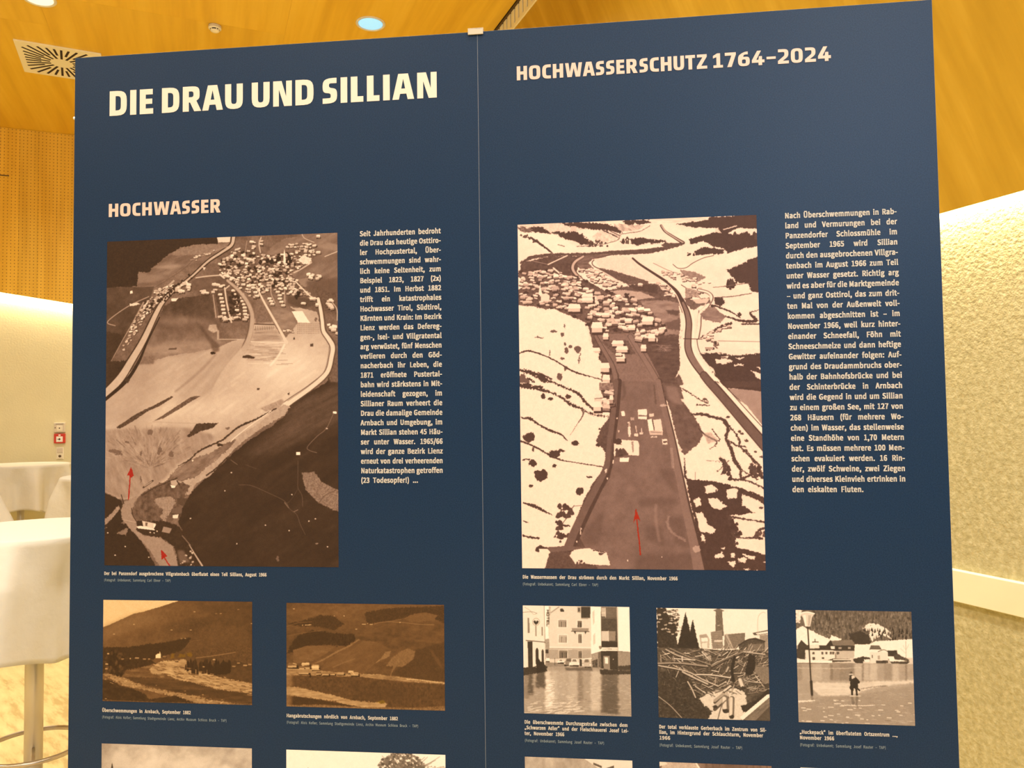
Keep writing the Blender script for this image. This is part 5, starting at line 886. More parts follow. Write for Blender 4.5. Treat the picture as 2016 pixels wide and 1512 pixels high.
def print_bare_tree():
    def f(s, h):
        s.c[:] = .95; s.poly([(0, 170), (1000, 150), (1000, h), (0, h)], .35, rough=12, tex=.2, tsc=40); s.poly([(130, 150), (140, 100), (150, 150)], .2)
        for k in range(700):
            a = s.rs.uniform(0, 6.28); r = s.rs.rand()**.5; x = 730+r*150*math.cos(a); y = 110+r*120*math.sin(a); s.blob(x, y, 9, 7, s.rs.uniform(.15, .4), a=.8)
        for k in range(26): s.line([(735, 260), (735+s.rs.uniform(-40, 40), 150), (735+s.rs.uniform(-150, 240), s.rs.uniform(10, 120))], [8, 5, 3], .3, a=.8)
        for k in range(150): s.blob(s.rs.uniform(880, 1000), s.rs.uniform(70, 160), 6, 4, .5, a=.7)
    return simple_print(478, 300, 32, PAL_E, f)
def print_drowned_houses():
    def f(s, h):
        s.c[:] = .55; s.c += (s.fbm(120, .5)-.5)*.25; s.poly([(560, 0), (1000, 0), (1000, 300), (700, 300), (700, 90)], .8); s.poly([(640, 30), (720, 60), (720, 80), (640, 50)], .25)
        s.poly([(750, 80), (830, 50), (830, 75), (940, 90), (940, 150), (750, 150)], .25, tex=.1, tsc=10)
        for k in range(8): s.line([(760+k*22, 85), (760+k*22, 145)], 4, .6)
        s.poly([(0, 420), (1000, 380), (1000, h), (0, h)], .4, tex=.12, st=4)
    return simple_print(320, 300, 33, PAL_E, f)
def print_broken_bridge():
    def f(s, h):
        s.c[:] = .35; s.c += (s.fbm(90)-.5)*.2; s.poly([(0, 120), (30, 0), (340, 0), (380, 60), (300, 220), (0, 260)], .7, tex=.1); s.line([(330, 0), (400, 110)], 14, .95); s.poly([(0, 40), (70, 20), (60, 0), (0, 0)], .9)
        for k in range(10): s.line([(420+k*60, 0), (430+k*60, 260)], 16, .3)
        s.poly([(0, 500), (1000, 450), (1000, h), (0, h)], .5, tex=.15, st=4)
    return simple_print(325, 300, 34, PAL_A, f)
def print_snowy_river():
    def f(s, h): s.c[:] = .92; s.poly([(0, 400), (500, 300), (1000, 420), (1000, h), (0, h)], .4, rough=30, tex=.2)
    return simple_print(330, 300, 35, PAL_E, f)

# ---------------------------------------------------------------- lettering
def rnd(loop, seg=5):
    out = []; n = len(loop)
    for i, p in enumerate(loop):
        if len(p) < 3: out.append((p[0], p[1])); continue
        a = Vector(loop[i-1][:2]); b = Vector(p[:2]); c = Vector(loop[(i+1) % n][:2]); r = p[2]
        u = (a-b); v = (c-b); s0 = b+u.normalized()*min(r, u.length*.5 if len(loop[i-1]) > 2 else u.length*.98); s1 = b+v.normalized()*min(r, v.length*.5 if len(loop[(i+1) % n]) > 2 else v.length*.98)
        for k in range(seg+1):
            t = k/seg; m1 = s0.lerp(b, .12 if False else 0)
            q = s0*(1-t)**2+b*2*t*(1-t)+s1*t*t; e = .18*4*t*(1-t); out.append(tuple(q.lerp(b, e*.6)))
    return out
G = {}
def glyph(c, w, *loops):
    L = [rnd(l) for l in loops]; tr = tessellate_polygon([[Vector((x, y, 0)) for x, y in l] for l in L])
    G[c] = (w, [p for l in L for p in l], [tuple(t) for t in tr])
glyph('D', .72, [(0, 0), (0, 1), (.72, 1, .4), (.72, 0, .4)], [(.25, .21), (.25, .79), (.47, .79, .16), (.47, .21, .16)])
glyph('I', .26, [(0, 0), (0, 1), (.26, 1), (.26, 0)])
glyph('E', .56, [(0, 0), (0, 1), (.54, 1), (.54, .78), (.25, .78), (.25, .61), (.52, .61), (.52, .40), (.25, .40), (.25, .22), (.56, .22), (.56, 0)])
glyph('R', .76, [(0, 0), (.25, 0), (.25, .36), (.30, .36), (.47, 0), (.76, 0), (.56, .42), (.69, .5, .12), (.69, 1, .3), (0, 1)], [(.25, .57), (.25, .80), (.44, .80, .1), (.44, .57, .1)])
glyph('A', .84, [(0, 0), (.25, 0), (.30, .22), (.54, .22), (.59, 0), (.84, 0), (.61, 1), (.23, 1)], [(.345, .42), (.495, .42), (.42, .80)])
glyph('U', .72, [(0, 1), (0, 0, .36), (.72, 0, .36), (.72, 1), (.47, 1), (.47, .20, .14), (.25, .20, .14), (.25, 1)])
glyph('N', .75, [(0, 0), (.23, 0), (.23, .66), (.44, 0), (.75, 0), (.75, 1), (.52, 1), (.52, .38), (.34, 1), (0, 1)])
glyph('S', .57, [(.55, 1), (0, 1, .42), (0, .43, .22), (.32, .40, .12), (.32, .21, .08), (0, .21), (0, 0), (.57, 0, .42), (.57, .57, .22), (.25, .62, .12), (.25, .79, .08), (.55, .79)])
glyph('L', .49, [(0, 0), (0, 1), (.26, 1), (.26, .22), (.49, .22), (.49, 0)])
glyph('H', .73, [(0, 0), (0, 1), (.25, 1), (.25, .62), (.48, .62), (.48, 1), (.73, 1), (.73, 0), (.48, 0), (.48, .40), (.25, .40), (.25, 0)])
glyph('O', .80, [(0, 0, .36), (.80, 0, .36), (.80, 1, .36), (0, 1, .36)], [(.26, .20, .14), (.54, .20, .14), (.54, .80, .14), (.26, .80, .14)])
glyph('C', .61, [(.61, 1), (0, 1, .40), (0, 0, .40), (.61, 0), (.61, .21), (.26, .21, .16), (.26, .79, .16), (.61, .79)])
glyph('W', 1.19, [(0, 1), (.15, 0), (.46, 0), (.595, .62), (.73, 0), (1.04, 0), (1.19, 1), (.95, 1), (.865, .35), (.72, 1), (.47, 1), (.325, .35), (.24, 1)])
glyph('T', .66, [(0, 1), (.66, 1), (.66, .79), (.455, .79), (.455, 0), (.205, 0), (.205, .79), (0, .79)])
glyph('Z', .70, [(.02, 1), (.68, 1), (.68, .82), (.30, .2), (.70, .2), (.70, 0), (0, 0), (0, .18), (.39, .8), (.02, .8)])
glyph('1', .70, [(.06, 0), (.70, 0), (.70, .18), (.52, .18), (.52, 1), (.32, 1), (.04, .84), (.04, .66), (.27, .74), (.27, .18), (.06, .18)])
glyph('7', .74, [(0, 1), (.74, 1), (.74, .84), (.44, 0), (.15, 0), (.44, .79), (0, .79)])
glyph('6', .78, [(.66, 1), (.44, 1, .3), (0, .75, .25), (0, 0, .36), (.78, 0, .36), (.78, .64, .30), (.34, .64, .05), (.40, .80, .12), (.66, .80)], [(.26, .18, .1), (.52, .18, .1), (.52, .46, .1), (.26, .46, .1)])
glyph('4', .84, [(.36, 1), (.62, 1), (.30, .38), (.44, .38), (.48, .62), (.68, .62), (.68, .38), (.84, .38), (.84, .18), (.68, .18), (.68, 0), (.44, 0), (.44, .18), (0, .18), (0, .36)])
glyph('2', .72, [(.02, 1), (.70, 1, .36), (.70, .48, .2), (.32, .2), (.72, .2), (.72, 0), (0, 0), (0, .2), (.44, .56, .1), (.44, .80, .1), (.02, .80)])
glyph('0', .78, [(0, 0, .38), (.78, 0, .38), (.78, 1, .38), (0, 1, .38)], [(.26, .19, .14), (.52, .19, .14), (.52, .81, .14), (.26, .81, .14)])
glyph('–', .61, [(0, .37), (0, .54), (.61, .54), (.61, .37)])
KERN = {('R', 'A'): -.10, ('W', 'A'): -.09, ('A', 'U'): -.05, ('A', 'S'): -.06, ('O', 'C'): 0, ('A', 'N'): -.02, ('I', 'A'): -.04, ('L', 'L'): 0, ('T', 'Z'): -.03, ('U', 'T'): -.05}
def heading(name, txt, u0, base, cap, u1, mt, parent, label, sp=.36, gap=.14):
    x = 0; items = []
    for i, c in enumerate(txt):
        if c == ' ': x += sp-gap; continue
        x += KERN.get((txt[i-1] if i else '', c), 0); items.append((x, c)); x += G[c][0]+gap
    tot = x-gap; k = (u1-u0)/tot; v = []; f = []
    for x, c in items:
        o = len(v); v += [(u0+(x+p[0])*k, FRONT, base+p[1]*cap) for p in G[c][1]]; f += [tuple(o+i for i in t) for t in G[c][2]]
    return link(name, mesh(name, v, f), mt, parent, label=label)
FRONT = -.0008
# small type: glyphs of the built-in face, thickened, cached once
FC = {}
try: SANS = bpy.data.fonts.load(bpy.utils.system_resource('DATAFILES')+'/fonts/Noto Sans CJK Regular.woff2')      # ships with Blender
except Exception: SANS = None
def face(bold):
    cu = bpy.data.curves.new('type', 'FONT'); cu.resolution_u = 3;  cu.size = 1
    if SANS: cu.font = SANS
    ob = bpy.data.objects.new('type', cu); COL.objects.link(ob); return cu, ob
def fglyph(c, bold):
    if (c, bold) in FC: return FC[(c, bold)]
    cu, ob = TYPE[bold]
    def ev(t):
        cu.body = t; bpy.context.view_layer.update(); e = ob.evaluated_get(bpy.context.evaluated_depsgraph_get()); me = e.to_mesh()
        v = [tuple(q.co)[:2] for q in me.vertices]; f = [tuple(p.vertices) for p in me.polygons]; e.to_mesh_clear(); return v, f
    v, f = ev(c); a, _ = ev('H'+c+'H'); b, _ = ev('HH')
    wd = (max(q[0] for q in a)-min(q[0] for q in a))-(max(q[0] for q in b)-min(q[0] for q in b)) if a else .3
    if c in '“„' and v: m0 = min(q[0] for q in v); v = [(q[0]-m0+.03, q[1]) for q in v]; wd = max(q[0] for q in v)+.03      # wide-cell quotes
    FC[(c, bold)] = (v, f, wd); return FC[(c, bold)]
TYPE = {}
BOLD, THIN = .030, .001
for b_ in (BOLD, THIN): TYPE[b_] = face(b_)
CAPH = 0.
def words(line, bold, xs, cap):
    r = []
    for wd in line.split(' '):
        x = 0; g = []
        for c in wd: v, f, a = fglyph(c, bold); g.append((x, v, f)); x += a*xs+.018
        r.append((x-.018, g))
    return r
def setline(V, Fc, line, u0, base, cap, bold, xs, width=None, space=.24, fit=None):
    """one line of type; width = justify to it by word space, fit = squeeze the letters to it"""
    s = cap/CAPH; W = words(line, bold, xs, cap); tot = sum(q[0] for q in W)*s; n = len(W)-1
    if fit:
        sp0 = space*s*n; k = fit/(tot+sp0); s_x = s*k; sp = space*s*k
    else: s_x = s; sp = (width-tot)/n if width and n else space*s
    if width and tot+space*.45*s*n > width: k = width/(tot+space*.7*s*n); s_x = s*k; sp = space*.7*s_x if n else 0
    x = u0
    for wd, g in W:
        for gx, v, f in g:
          for dx, dy in (((-.5, -.3), (-.5, .3), (.5, -.3), (.5, .3), (0, 0)) if bold > .01 else ((0, 0),)):
            o = len(V); V += [(x+(gx+p[0]*xs)*s_x+dx*bold*s, FRONT, base+(p[1]+dy*bold)*s) for p in v]; Fc += [tuple(o+i for i in t) for t in f]
        x += wd*s_x+sp
def text_part(name, rows, mt, parent, label, bold=BOLD):
    V = []; Fc = []
    for r in rows: setline(V, Fc, *r[:4], bold, *r[4:])
    return link(name, mesh(name, V, Fc), mt, parent, label=label)

# ---------------------------------------------------------------- display panels
def srgb_lin(c): return np.where(c <= .04045, c/12.92, ((c+.055)/1.055)**2.4)
def lin_srgb(c): return np.where(c <= .0031308, c*12.92, 1.055*np.clip(c, 0, 1)**(1/2.4)-.055)
INK = np.array((1.10, 1.02, .86))          # colour of the lamps on white paper in this hall
def photo_print(name, arr, u0, u1, z1, z0, parent, label, vis=1.):
    a = np.clip(arr, 0, 1); H, W, _ = a.shape; H = int(H*vis) if vis < 1 else H; a = a[:H]
    a = lin_srgb(np.clip(srgb_lin(a)/INK, 0, .95)); px = np.ones((H, W, 4), np.float32); px[..., :3] = a[::-1]
    im = bpy.data.images.new(name, W, H); im.pixels.foreach_set(px.ravel()); im.update(); im.pack()
    m = mat(name, (.5, .4, .3), .5, 0, .08); k = NT(m); t = k.n('ShaderNodeTexImage', _image=im, _extension='EXTEND'); uvn = k.n('ShaderNodeUVMap', _uv_map='UVMap')
    k.l(uvn.outputs[0], t.inputs[0]); k.l(t.outputs[0], k.b.inputs['Base Color'])
    y = -.0005; me = mesh(name, [(u0, y, z0), (u1, y, z0), (u1, y, z1), (u0, y, z1)], [(0, 1, 2, 3)])
    uv = me.uv_layers.new(name='UVMap'); uv.data.foreach_set('uv', (0, 0, 1, 0, 1, 1, 0, 1))
    return link('photo_print', me, m, parent, label=label)
SX, SY, TOP, TH = -.0698363, 1.7525528, 2.3922, .011
YL, YR = -.104344, -.1144345
def board(x0, x1, parent):
    me = box('board', x0, x1, 0, TH, 0.0, TOP, .0003); o = link('board', me, (M['navy'], M['core']), parent)
    for p in me.polygons: p.material_index = 0 if abs(p.normal.y) > .9 else 1
    return o
pl = empty('display_panel', (SX, SY, 0), YL, label='tall navy exhibition panel headed DIE DRAU UND SILLIAN, left of the seam', cat='display panel')
pr = empty('display_panel', (SX, SY, 0), YR, label='tall navy exhibition panel headed HOCHWASSERSCHUTZ 1764–2024, right of the seam', cat='display panel')
board(-.9995, -.0001, pl); board(.0001, 1.0008, pr)
E_ = link('edge_pin', lathe('edge_pin', ((0, .004), (.003, .003), (.0042, 0), (.003, -.003), (0, -.004)), 12), M['white'], pl, loc=(-1.001, .003, 2.243), label='tiny white pin on the outer edge')

heading('title_text', 'DIE DRAU UND SILLIAN', -.9078, 2.2420, .0612, -.0970, M['title_ink'], pl, 'large cream title DIE DRAU UND SILLIAN')
heading('heading_text', 'HOCHWASSER', -.9076, 1.9932, .0322, -.6234, M['heading_ink'], pl, 'salmon heading HOCHWASSER')
heading('title_text', 'HOCHWASSERSCHUTZ 1764–2024', .0909, 2.2708, .0328, .7862, M['heading_ink'], pr, 'salmon title HOCHWASSERSCHUTZ 1764–2024')

BL = """Seit Jahrhunderten bedroht
die Drau das heutige Osttiro-
ler Hochpustertal, Über-
schwemmungen sind wahr-
lich keine Seltenheit, zum
Beispiel 1823, 1827 (2x)
und 1851. Im Herbst 1882
trifft ein katastrophales
Hochwasser Tirol, Südtirol,
Kärnten und Krain: Im Bezirk
Lienz werden das Defereg-
gen-, Isel- und Villgratental
arg verwüstet, fünf Menschen
verlieren durch den Göd-
nacherbach ihr Leben, die
1871 eröffnete Pustertal-
bahn wird stärkstens in Mit-
leidenschaft gezogen, im
Sillianer Raum verheert die
Drau die damalige Gemeinde
Arnbach und Umgebung, im
Markt Sillian stehen 45 Häu-
ser unter Wasser. 1965/66
wird der ganze Bezirk Lienz
erneut von drei verheerenden
Naturkatastrophen getroffen
(23 Todesopfer!) ...""".split('\n')
BR = """Nach Überschwemmungen in Rab-
land und Vermurungen bei der
Panzendorfer Schlossmühle im
September 1965 wird Sillian
durch den ausgebrochenen Villgra-
tenbach im August 1966 zum Teil
unter Wasser gesetzt. Richtig arg
wird es aber für die Marktgemeinde
– und ganz Osttirol, das zum drit-
ten Mal von der Außenwelt voll-
kommen abgeschnitten ist – im
November 1966, weil kurz hinter-
einander Schneefall, Föhn mit
Schneeschmelze und dann heftige
Gewitter aufeinander folgen: Auf-
grund des Draudammbruchs ober-
halb der Bahnhofsbrücke und bei
der Schinterbrücke in Arnbach
wird die Gegend in und um Sillian
zu einem großen See, mit 127 von
268 Häusern (für mehrere Wo-
chen) im Wasser, das stellenweise
eine Standhöhe von 1,70 Metern
hat. Es müssen mehrere 100 Men-
schen evakuiert werden. 16 Rin-
der, zwölf Schweine, zwei Ziegen
und diverses Kleinvieh ertrinken in
den eiskalten Fluten.""".split('\n')
_v, _f, _w = fglyph('H', BOLD); CAPH = max(q[1] for q in _v)
XS = .0969/.0114*CAPH/words('Jahrhunderten', BOLD, 1, 1)[0][0]
def column(L, u0, u1, z0, z1):
    n = len(L)
    return [(t, u0, z0+(z1-z0)*i/(n-1), .0114, XS, (u1-u0) if i < n-1 else None, .19) for i, t in enumerate(L)]
text_part('body_text', column(BL, -.2827, -.0910, 1.9230, 1.3494), M['body_ink'], pl, 'justified white column beginning Seit Jahrhunderten')
text_part('body_text', column(BR, .6787, .9124, 1.9250, 1.3264), M['body_ink'], pr, 'justified white column beginning Nach Überschwemmungen')
CS = XS*.95
def caption(par, u0, rows, credit, lab):
    """rows: (text, baseline, width)"""
    text_part('caption_text', [(t, u0, z, .0074, CS, None, .21, wd) for t, z, wd in rows], M['body_ink'], par, 'white caption '+lab)
    text_part('credit_text', [(credit[0], u0, credit[1], .0059, CS, None, .21, credit[2])], M['credit_ink'], par, 'small grey credit line '+lab, THIN)
caption(pl, -.9116, [('Der bei Panzendorf ausgebrochene Villgratenbach überflutet einen Teil Sillians, August 1966', 1.1335, .4020)], ('(Fotograf: Unbekannt; Sammlung Carl Ebner – TAP)', 1.1186, .1670), 'under the large mudslide photograph')
caption(pl, -.9136, [('Überschwemmungen in Arnbach, September 1882', .8131, .2201)], ('(Fotograf: Alois Kofler; Sammlung Stadtgemeinde Lienz, Archiv Museum Schloss Bruck – TAP)', .7980, .3077), 'under the brown Arnbach flood photograph')
caption(pl, -.4615, [('Hangabrutschungen nördlich von Arnbach, September 1882', .8130, .2618)], ('(Fotograf: Alois Kofler; Sammlung Stadtgemeinde Lienz, Archiv Museum Schloss Bruck – TAP)', .7985, .3088), 'under the brown landslides photograph')
caption(pr, .0887, [('Die Wassermassen der Drau strömen durch den Markt Sillian, November 1966', 1.1342, .3416)], ('(Fotograf: Unbekannt; Sammlung Carl Ebner – TAP)', 1.1191, .1683), 'under the large snowy flood photograph')
caption(pr, .0884, [('Die überschwemmte Durchzugsstraße zwischen dem', .8143, .2272), ('„Schwarzen Adler“ und der Fleischhauerei Josef Lei-', .8022, .2286), ('ter, November 1966', .7896, .0881)], ('(Fotograf: Unbekannt; Sammlung Josef Rauter – TAP)', .7746, .1756), 'under the flooded street photograph')
caption(pr, .3838, [('Der total verklauste Gerberbach im Zentrum von Sil-', .8136, .2266), ('lian, im Hintergrund der Schlauchturm, November', .8020, .2195), ('1966', .7898, .0232)], ('(Fotograf: Unbekannt; Sammlung Josef Rauter – TAP)', .7749, .1758), 'under the driftwood photograph')
caption(pr, .6797, [('„Huckepack“ im überfluteten Ortszentrum ...,', .8123, .1993), ('November 1966', .8005, .0706)], ('(Fotograf: Unbekannt; Sammlung Josef Rauter – TAP)', .7859, .1751), 'under the piggyback photograph')
for b_ in TYPE.values(): bpy.data.objects.remove(b_[1]); bpy.data.curves.remove(b_[0])

photo_print('valley_mudslide', print_valley_mudslide(), -.9113, -.3368, 1.9333, 1.1559, pl, 'large sepia aerial photograph of a valley buried in pale mud')
photo_print('arnbach_flood', print_arnbach_flood(), -.9131, -.5444, 1.0746, .8379, pl, 'brown photograph of gravel floods below a hillside')
photo_print('arnbach_landslides', print_arnbach_landslides(), -.4617, -.0912, 1.0731, .8371, pl, 'brown photograph of bare landslides above a hamlet')
photo_print('cloudy_painting', print_cloudy_painting(), -.9142, -.5448, .7394, .4930, pl, 'cloudy brown print cut by the lower frame edge')
photo_print('bare_tree', print_bare_tree(), -.4623, -.0913, .7394, .5060, pl, 'pale print with a bushy tree at its right')
photo_print('flooded_town', print_flooded_town(), .0880, .6183, 1.9353, 1.1571, pr, 'large sepia aerial photograph of a flooded town in snow')
photo_print('flooded_street', print_flooded_street(), .0881, .3244, 1.0744, .8368, pr, 'square photograph of a flooded street with parked cars')
photo_print('driftwood_jam', print_driftwood_jam(), .3834, .6193, 1.0736, .8368, pr, 'square photograph of jammed driftwood below a slender tower')
photo_print('piggyback_crossing', print_piggyback_crossing(), .6785, .9152, 1.0737, .8360, pr, 'square photograph of a wader carrying someone piggyback')
photo_print('drowned_houses', print_drowned_houses(), .0881, .3244, .7419, .5200, pr, 'brownish print lowest on the left')
photo_print('broken_bridge', print_broken_bridge(), .3831, .6197, .7417, .5230, pr, 'reddish print lowest in the middle')
photo_print('snowy_river', print_snowy_river(), .6795, .9152, .7410, .5260, pr, 'pale print lowest on the right')

# clear clip bridging the two boards at the top of the seam
ck = empty('panel_clip', (SX, SY, TOP-.006), (YL+YR)/2, label='small cloudy plastic clip bridging the two navy panels at the top', cat='clip')
link('front_plate', box('front_plate', -.0178, .0178, -.0046, -.0016, -.0020, .0132, .0008, 2), M['clip'], ck, loc=(-.004, 0, 0))
link('top_plate', box('top_plate', -.0182, .0182, -.0046, TH+.0046, .0072, .0100, .0006), M['clip'], ck, loc=(-.004, 0, .0032))
link('back_plate', box('back_plate', -.0178, .0178, TH+.0016, TH+.0046, -.0020, .0100, .0006), M['clip'], ck, loc=(-.004, 0, 0))

# ---------------------------------------------------------------- things on the ceiling
def at(x, y, z=4.5): return (x, y, z)
v1 = Vector((-3.897, 5.882, 0)); v2 = Vector((-3.332, 6.185, 0)); v3 = Vector((-4.122, 6.437, 0))
vc = v1+(v2-v1)/2+(v3-v1)/2; va = math.atan2((v2-v1).y, (v2-v1).x)-math.radians(3)
vent = empty('air_diffuser', (vc.x, vc.y, 4.5), va, label='square white ceiling air diffuser with radiating dark slots', cat='air vent')
VS = .305
# plate with slots cut through: build the slots as recessed dark channels in a real ring of slats
def slot_quads():
    q = []
    for i in range(32):
        a = 2*math.pi*i/32+math.radians(4); c, s_ = math.cos(a), math.sin(a); rim = (VS-.045)/max(abs(c), abs(s_)); r0 = .085 if i % 2 == 0 else .150; r1 = min(rim, .33)
        if i % 4 == 2: r1 = min(rim, .30)
        q.append((c, s_, r0, r1))
    return q
bm = bmesh.new()
bmesh.ops.create_cube(bm, size=1)
for q in bm.verts: q.co = (q.co.x*2*VS, q.co.y*2*VS, -.006+q.co.z*.012)
bm.free()
link('face_plate', box('face_plate', -VS, VS, -VS, VS, -.012, .0, .002), M['vent'], vent)
for c, s_, r0, r1 in slot_quads():
    wdt = .0085; p = [(c*r0-s_*wdt, s_*r0+c*wdt), (c*r0+s_*wdt, s_*r0-c*wdt), (c*r1+s_*wdt, s_*r1-c*wdt), (c*r1-s_*wdt, s_*r1+c*wdt)]
    v = [(x, y, z) for z in (-.0134, -.0118) for x, y in p]
    link('slot', mesh('slot', v, [(0, 1, 2, 3), (4, 7, 6, 5), (0, 4, 5, 1), (1, 5, 6, 2), (2, 6, 7, 3), (3, 7, 4, 0)]), M['dark'], vent)

det = empty('smoke_detector', (-2.232, 5.752, 4.5), label='small round white smoke detector on the wooden ceiling', cat='smoke detector')
link('base', lathe('base', ((.0465, 0), (.0465, -.016), (.044, -.020), (.036, -.022)), 36), M['ivory'], det)
ch_ = link('chamber', lathe('chamber', ((.036, -.021), (.0475, -.026), (.0475, -.031), (.040, -.036), (.0345, -.037), (.0345, -.0371)), 36), M['vent'], det)
cap_ = link('cap', lathe('cap', ((.0335, -.034), (.0325, -.055), (.024, -.062), (0, -.063)), 36), M['vent'], det)
front = math.atan2(-5.752, 2.232)
for a0, a1 in ((-38, 14), (26, 42), (70, 110), (125, 170), (190, 235), (250, 300)):
    v = []; n = 8
    for i in range(n+1):
        a = front+math.radians(a0+(a1-a0)*i/n)
        for r, z in ((.0344, -.038), (.0337, -.049)): v.append((r*math.cos(a), r*math.sin(a), z))
    link('inlet', mesh('inlet', v, [(2*i, 2*i+1, 2*i+3, 2*i+2) for i in range(n)]), M['dark'], cap_)

det.scale = (1, 1, .74)
def downlight(x, y, lens, label, i):
    d = empty('downlight', (x, y, 4.5), label=label, cat='ceiling light', group=None)
    link('trim_ring', lathe('trim_ring', ((.092, .0), (.095, -.006), (.108, -.007), (.112, -.003), (.112, 0)), 48), M['white'], d)
    link('lens', lathe('lens', ((0, -.0035), (.08, -.0033), (.0935, -.002)), 48), lens, d)
    return d
downlight(-1.043, 5.748, M['lens_blue'], 'round recessed ceiling light with a pale blue glow', 0)
downlight(-3.323, 5.34, M['lens_warm'], 'round recessed ceiling light with a warm glow above the air diffuser', 1)

# slatted air strip where the flat ceiling ends
gr = empty('slatted_vent', rp(2.122, 0, 4.35), RZ, label='long strip of narrow upright cream slats between the two ceiling slopes', cat='air vent')
link('backing', box('backing', .07, .08, 3.6, 8.9, 0, .15), M['dark'], gr)
a_ = 3.62
sl = box('slat', 0, .02, 0, .058, .0, .137, .001)
while a_ < 8.8:
    link('slat', sl, M['slat'], gr, loc=(0, a_, .0)); a_ += .0785
link('lower_rail', box('lower_rail', -.003, .024, 3.6, 8.9, -.004, .022), M['slat'], gr)
rb = []; a_ = 3.6
link('top_channel', box('top_channel', -.012, .012, 3.6, 8.9, .136, .149), M['brown_dark'], gr)

# ---------------------------------------------------------------- wall devices
dv = rp(0, 9.17, 0)
def wallthing(name, n, z, label, cat): return empty(name, rp(n, 9.17, z), RZ, label=label, cat=cat)
cp = wallthing('fire_call_point', -1.356, 1.323, 'red fire alarm call point with a white glass window on the cream wall', 'fire alarm')
link('housing', box('housing', -.051, .051, -.036, 0, -.050, .050, .006, 2), M['red'], cp)
link('window', box('window', -.029, .029, -.040, -.034, -.036, .020, .002), M['white'], cp)
bt = link('button', lathe('button', ((0, .004), (.008, .003), (.009, 0)), 16), M['dark'], cp); bt.location = (0, -.0395, -.007); bt.rotation_euler = (math.radians(90), 0, 0)
link('cross_mark', box('cross_mark', -.013, .013, -.0406, -.0395, -.0085, -.0055), M['brown_dark'], cp)
link('cross_mark', box('cross_mark', -.0015, .0015, -.0406, -.0395, -.020, .006), M['brown_dark'], cp)
link('symbol', box('symbol', -.010, .010, -.039, -.035, .026, .040, .002), M['white'], cp)
link('arrow_left', mesh('arrow_left', [(-.022, -.0405, -.006), (-.014, -.0405, -.002), (-.014, -.0405, -.010)], [(0, 2, 1)]), M['brown_dark'], cp)
sm = wallthing('smoke_vent_switch', -1.357, 1.436, 'pale grey smoke vent button box directly above the red call point', 'switch')
link('housing', box('housing', -.051, .051, -.034, 0, -.050, .050, .006, 2), M['grey_plastic'], sm)
link('window', box('window', -.026, .026, -.038, -.032, -.036, .018, .002), M['ivory'], sm)
link('button', box('button', -.005, .005, -.041, -.037, -.012, .000, .001), M['dark'], sm)
link('lamp', box('lamp', -.044, -.034, -.037, -.033, -.008, .004, .002), M['brown_dark'], sm)
link('lid_line', box('lid_line', -.036, .036, -.036, -.033, .034, .038), M['brown_dark'], sm)
ks = wallthing('key_switch', -1.354, 1.168, 'narrow cream two-part wall switch with round keyhole below the red call point', 'switch')
link('frame', box('frame', -.034, .034, -.010, 0, -.062, .062, .003), M['ivory'], ks)
link('rocker', box('rocker', -.026, .026, -.016, -.009, .006, .054, .003), M['grey_plastic'], ks)
link('lock_plate', box('lock_plate', -.026, .026, -.014, -.009, -.054, -.004, .003), M['ivory'], ks)
kh = link('keyhole', lathe('keyhole', ((0, .003), (.012, .003), (.014, 0)), 20), M['brown_dark'], ks); kh.location = (0, -.0135, -.028); kh.rotation_euler = (math.radians(90), 0, 0)

# ---------------------------------------------------------------- standing tables with white cloths
def standing_table(x, y, R, label, pole=.031, ring=True, group='standing tables under white cloths'):
    t = empty('standing_table', (x, y, 0), label=label, cat='table', group=group)
    link('tabletop', lathe('tabletop', ((0, 1.072), (R-.012, 1.072), (R-.004, 1.076), (R-.004, 1.090), (R-.010, 1.094), (0, 1.094)), 48), M['ivory'], t)
    link('pole', lathe('pole', ((pole, .012), (pole, 1.073)), 28), M['steel'], t)
    link('base_plate', lathe('base_plate', ((0, 0), (.24, 0), (.242, .006), (.236, .012), (.05, .018), (0, .018)), 48), M['steel'], t)
    if ring:
        fr = link('foot_ring', torus('foot_ring', .17, .0085), M['chrome'], t, loc=(0, 0, .30))
        d = Vector((-x, -y, 0)).normalized()
        for s_ in (1, -1): link('ring_spoke', cyl('ring_spoke', d*s_*.028, d*s_*.168, .006), M['chrome'], fr)
    return t
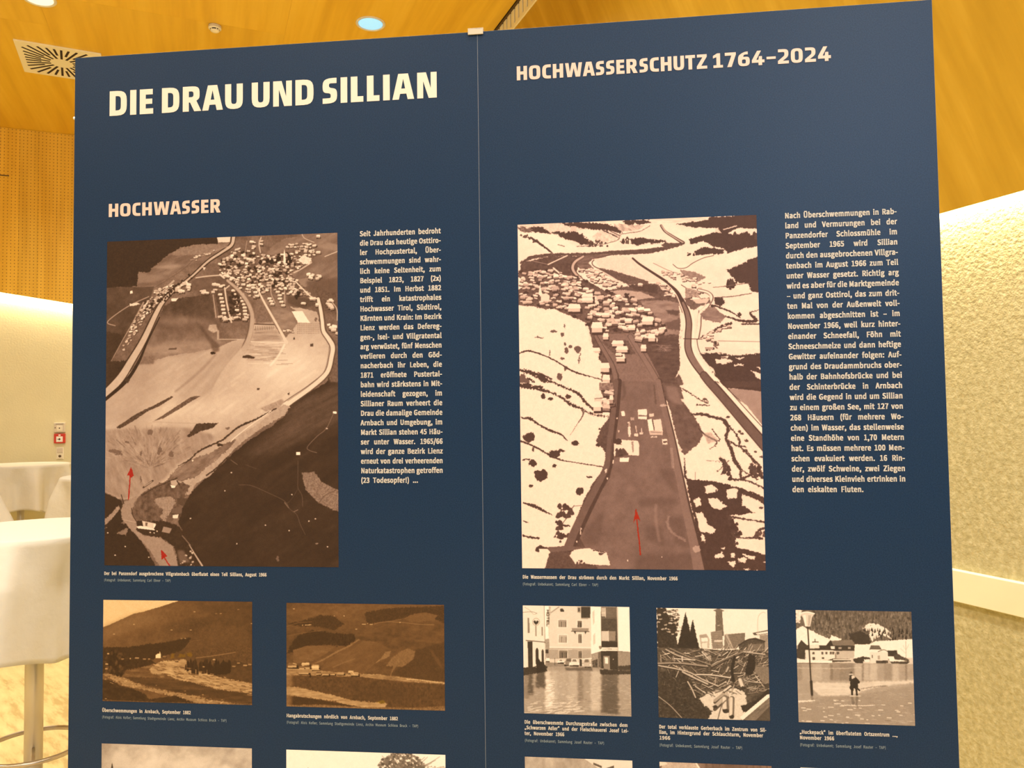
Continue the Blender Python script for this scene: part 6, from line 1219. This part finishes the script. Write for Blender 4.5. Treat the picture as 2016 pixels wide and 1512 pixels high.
def cloth(x, y, R, hem, nf, ph, flare, label, seed, amp=.04, top=1.1):
    rs = np.random.RandomState(seed); n = 160; v = []; f = []
    prof = [(0, 0), (.5, 0), (.9, 0), (.97, -.001), (1., -.006)]
    rows = [[(R*a*math.cos(2*math.pi*i/n), R*a*math.sin(2*math.pi*i/n), top+z) for i in range(n)] for a, z in prof[1:]]
    js = 22; ph2, ph3 = rs.uniform(0, 6, 2)
    for j in range(1, js+1):
        t = j/js; r_ = []
        for i in range(n):
            a = 2*math.pi*i/n
            fo = math.asin(.97*math.sin(nf*a+ph+.6*math.sin(2*a+ph2)))/1.33; f2 = math.asin(.95*math.sin((nf*2-1)*a+ph3))/1.25
            sharp = max(0, fo)
            rad = R*(1-.02*t)+flare*t*(.35+.65*sharp)+amp*fo*min(1, t*2.6)+.012*f2*min(1, t*5)+.004*math.sin(23*a+ph2+4*t)*t
            h = (top-.006)-(top-.006-hem)*t*(1+.045*math.cos(4*a+ph2)+.03*math.cos(nf*a+ph+2.))
            r_.append((rad*math.cos(a), rad*math.sin(a), h))
        rows.append(r_)
    v.append((0, 0, top))
    for r_ in rows: v += r_
    for i in range(n): f.append((0, 1+i, 1+(i+1) % n))
    for j in range(len(rows)-1):
        for i in range(n): k_ = (i+1) % n; f.append((1+j*n+i, 1+(j+1)*n+i, 1+(j+1)*n+k_, 1+j*n+k_))
    me = mesh('tablecloth', v, f, True); o = link('tablecloth', me, M['cloth'], loc=(x, y, 0), label=label, cat='tablecloth', group='white cloths on the standing tables')
    s_ = o.modifiers.new('thickness', 'SOLIDIFY'); s_.thickness = .002; s_.offset = 1
    return o
standing_table(-1.79, 2.90, .325, 'standing table nearest the camera on a steel pole with a foot ring')
cloth(-1.79, 2.90, .33, .700, 6, 2.3, .05, 'white cloth on the nearest standing table beside the left panel edge', 3, amp=.055)
standing_table(-4.638, 7.276, .40, 'farthest standing table in front of the wall with the call point', ring=True)
cloth(-4.638, 7.276, .405, .685, 7, .6, .06, 'white cloth on the farthest standing table below the call point', 5)
standing_table(-2.88, 5.70, .40, 'standing table mostly hidden behind the left panel, right of the farthest one')
cloth(-2.88, 5.70, .405, .69, 5, .9, .08, 'white cloth showing only a pointed left corner behind the panel', 8)
standing_table(-4.41, 5.75, .40, 'standing table cut off at the left frame edge')
cloth(-4.41, 5.75, .405, .69, 5, 0., .20, 'white cloth reaching in at the left frame edge only with its hem', 11)
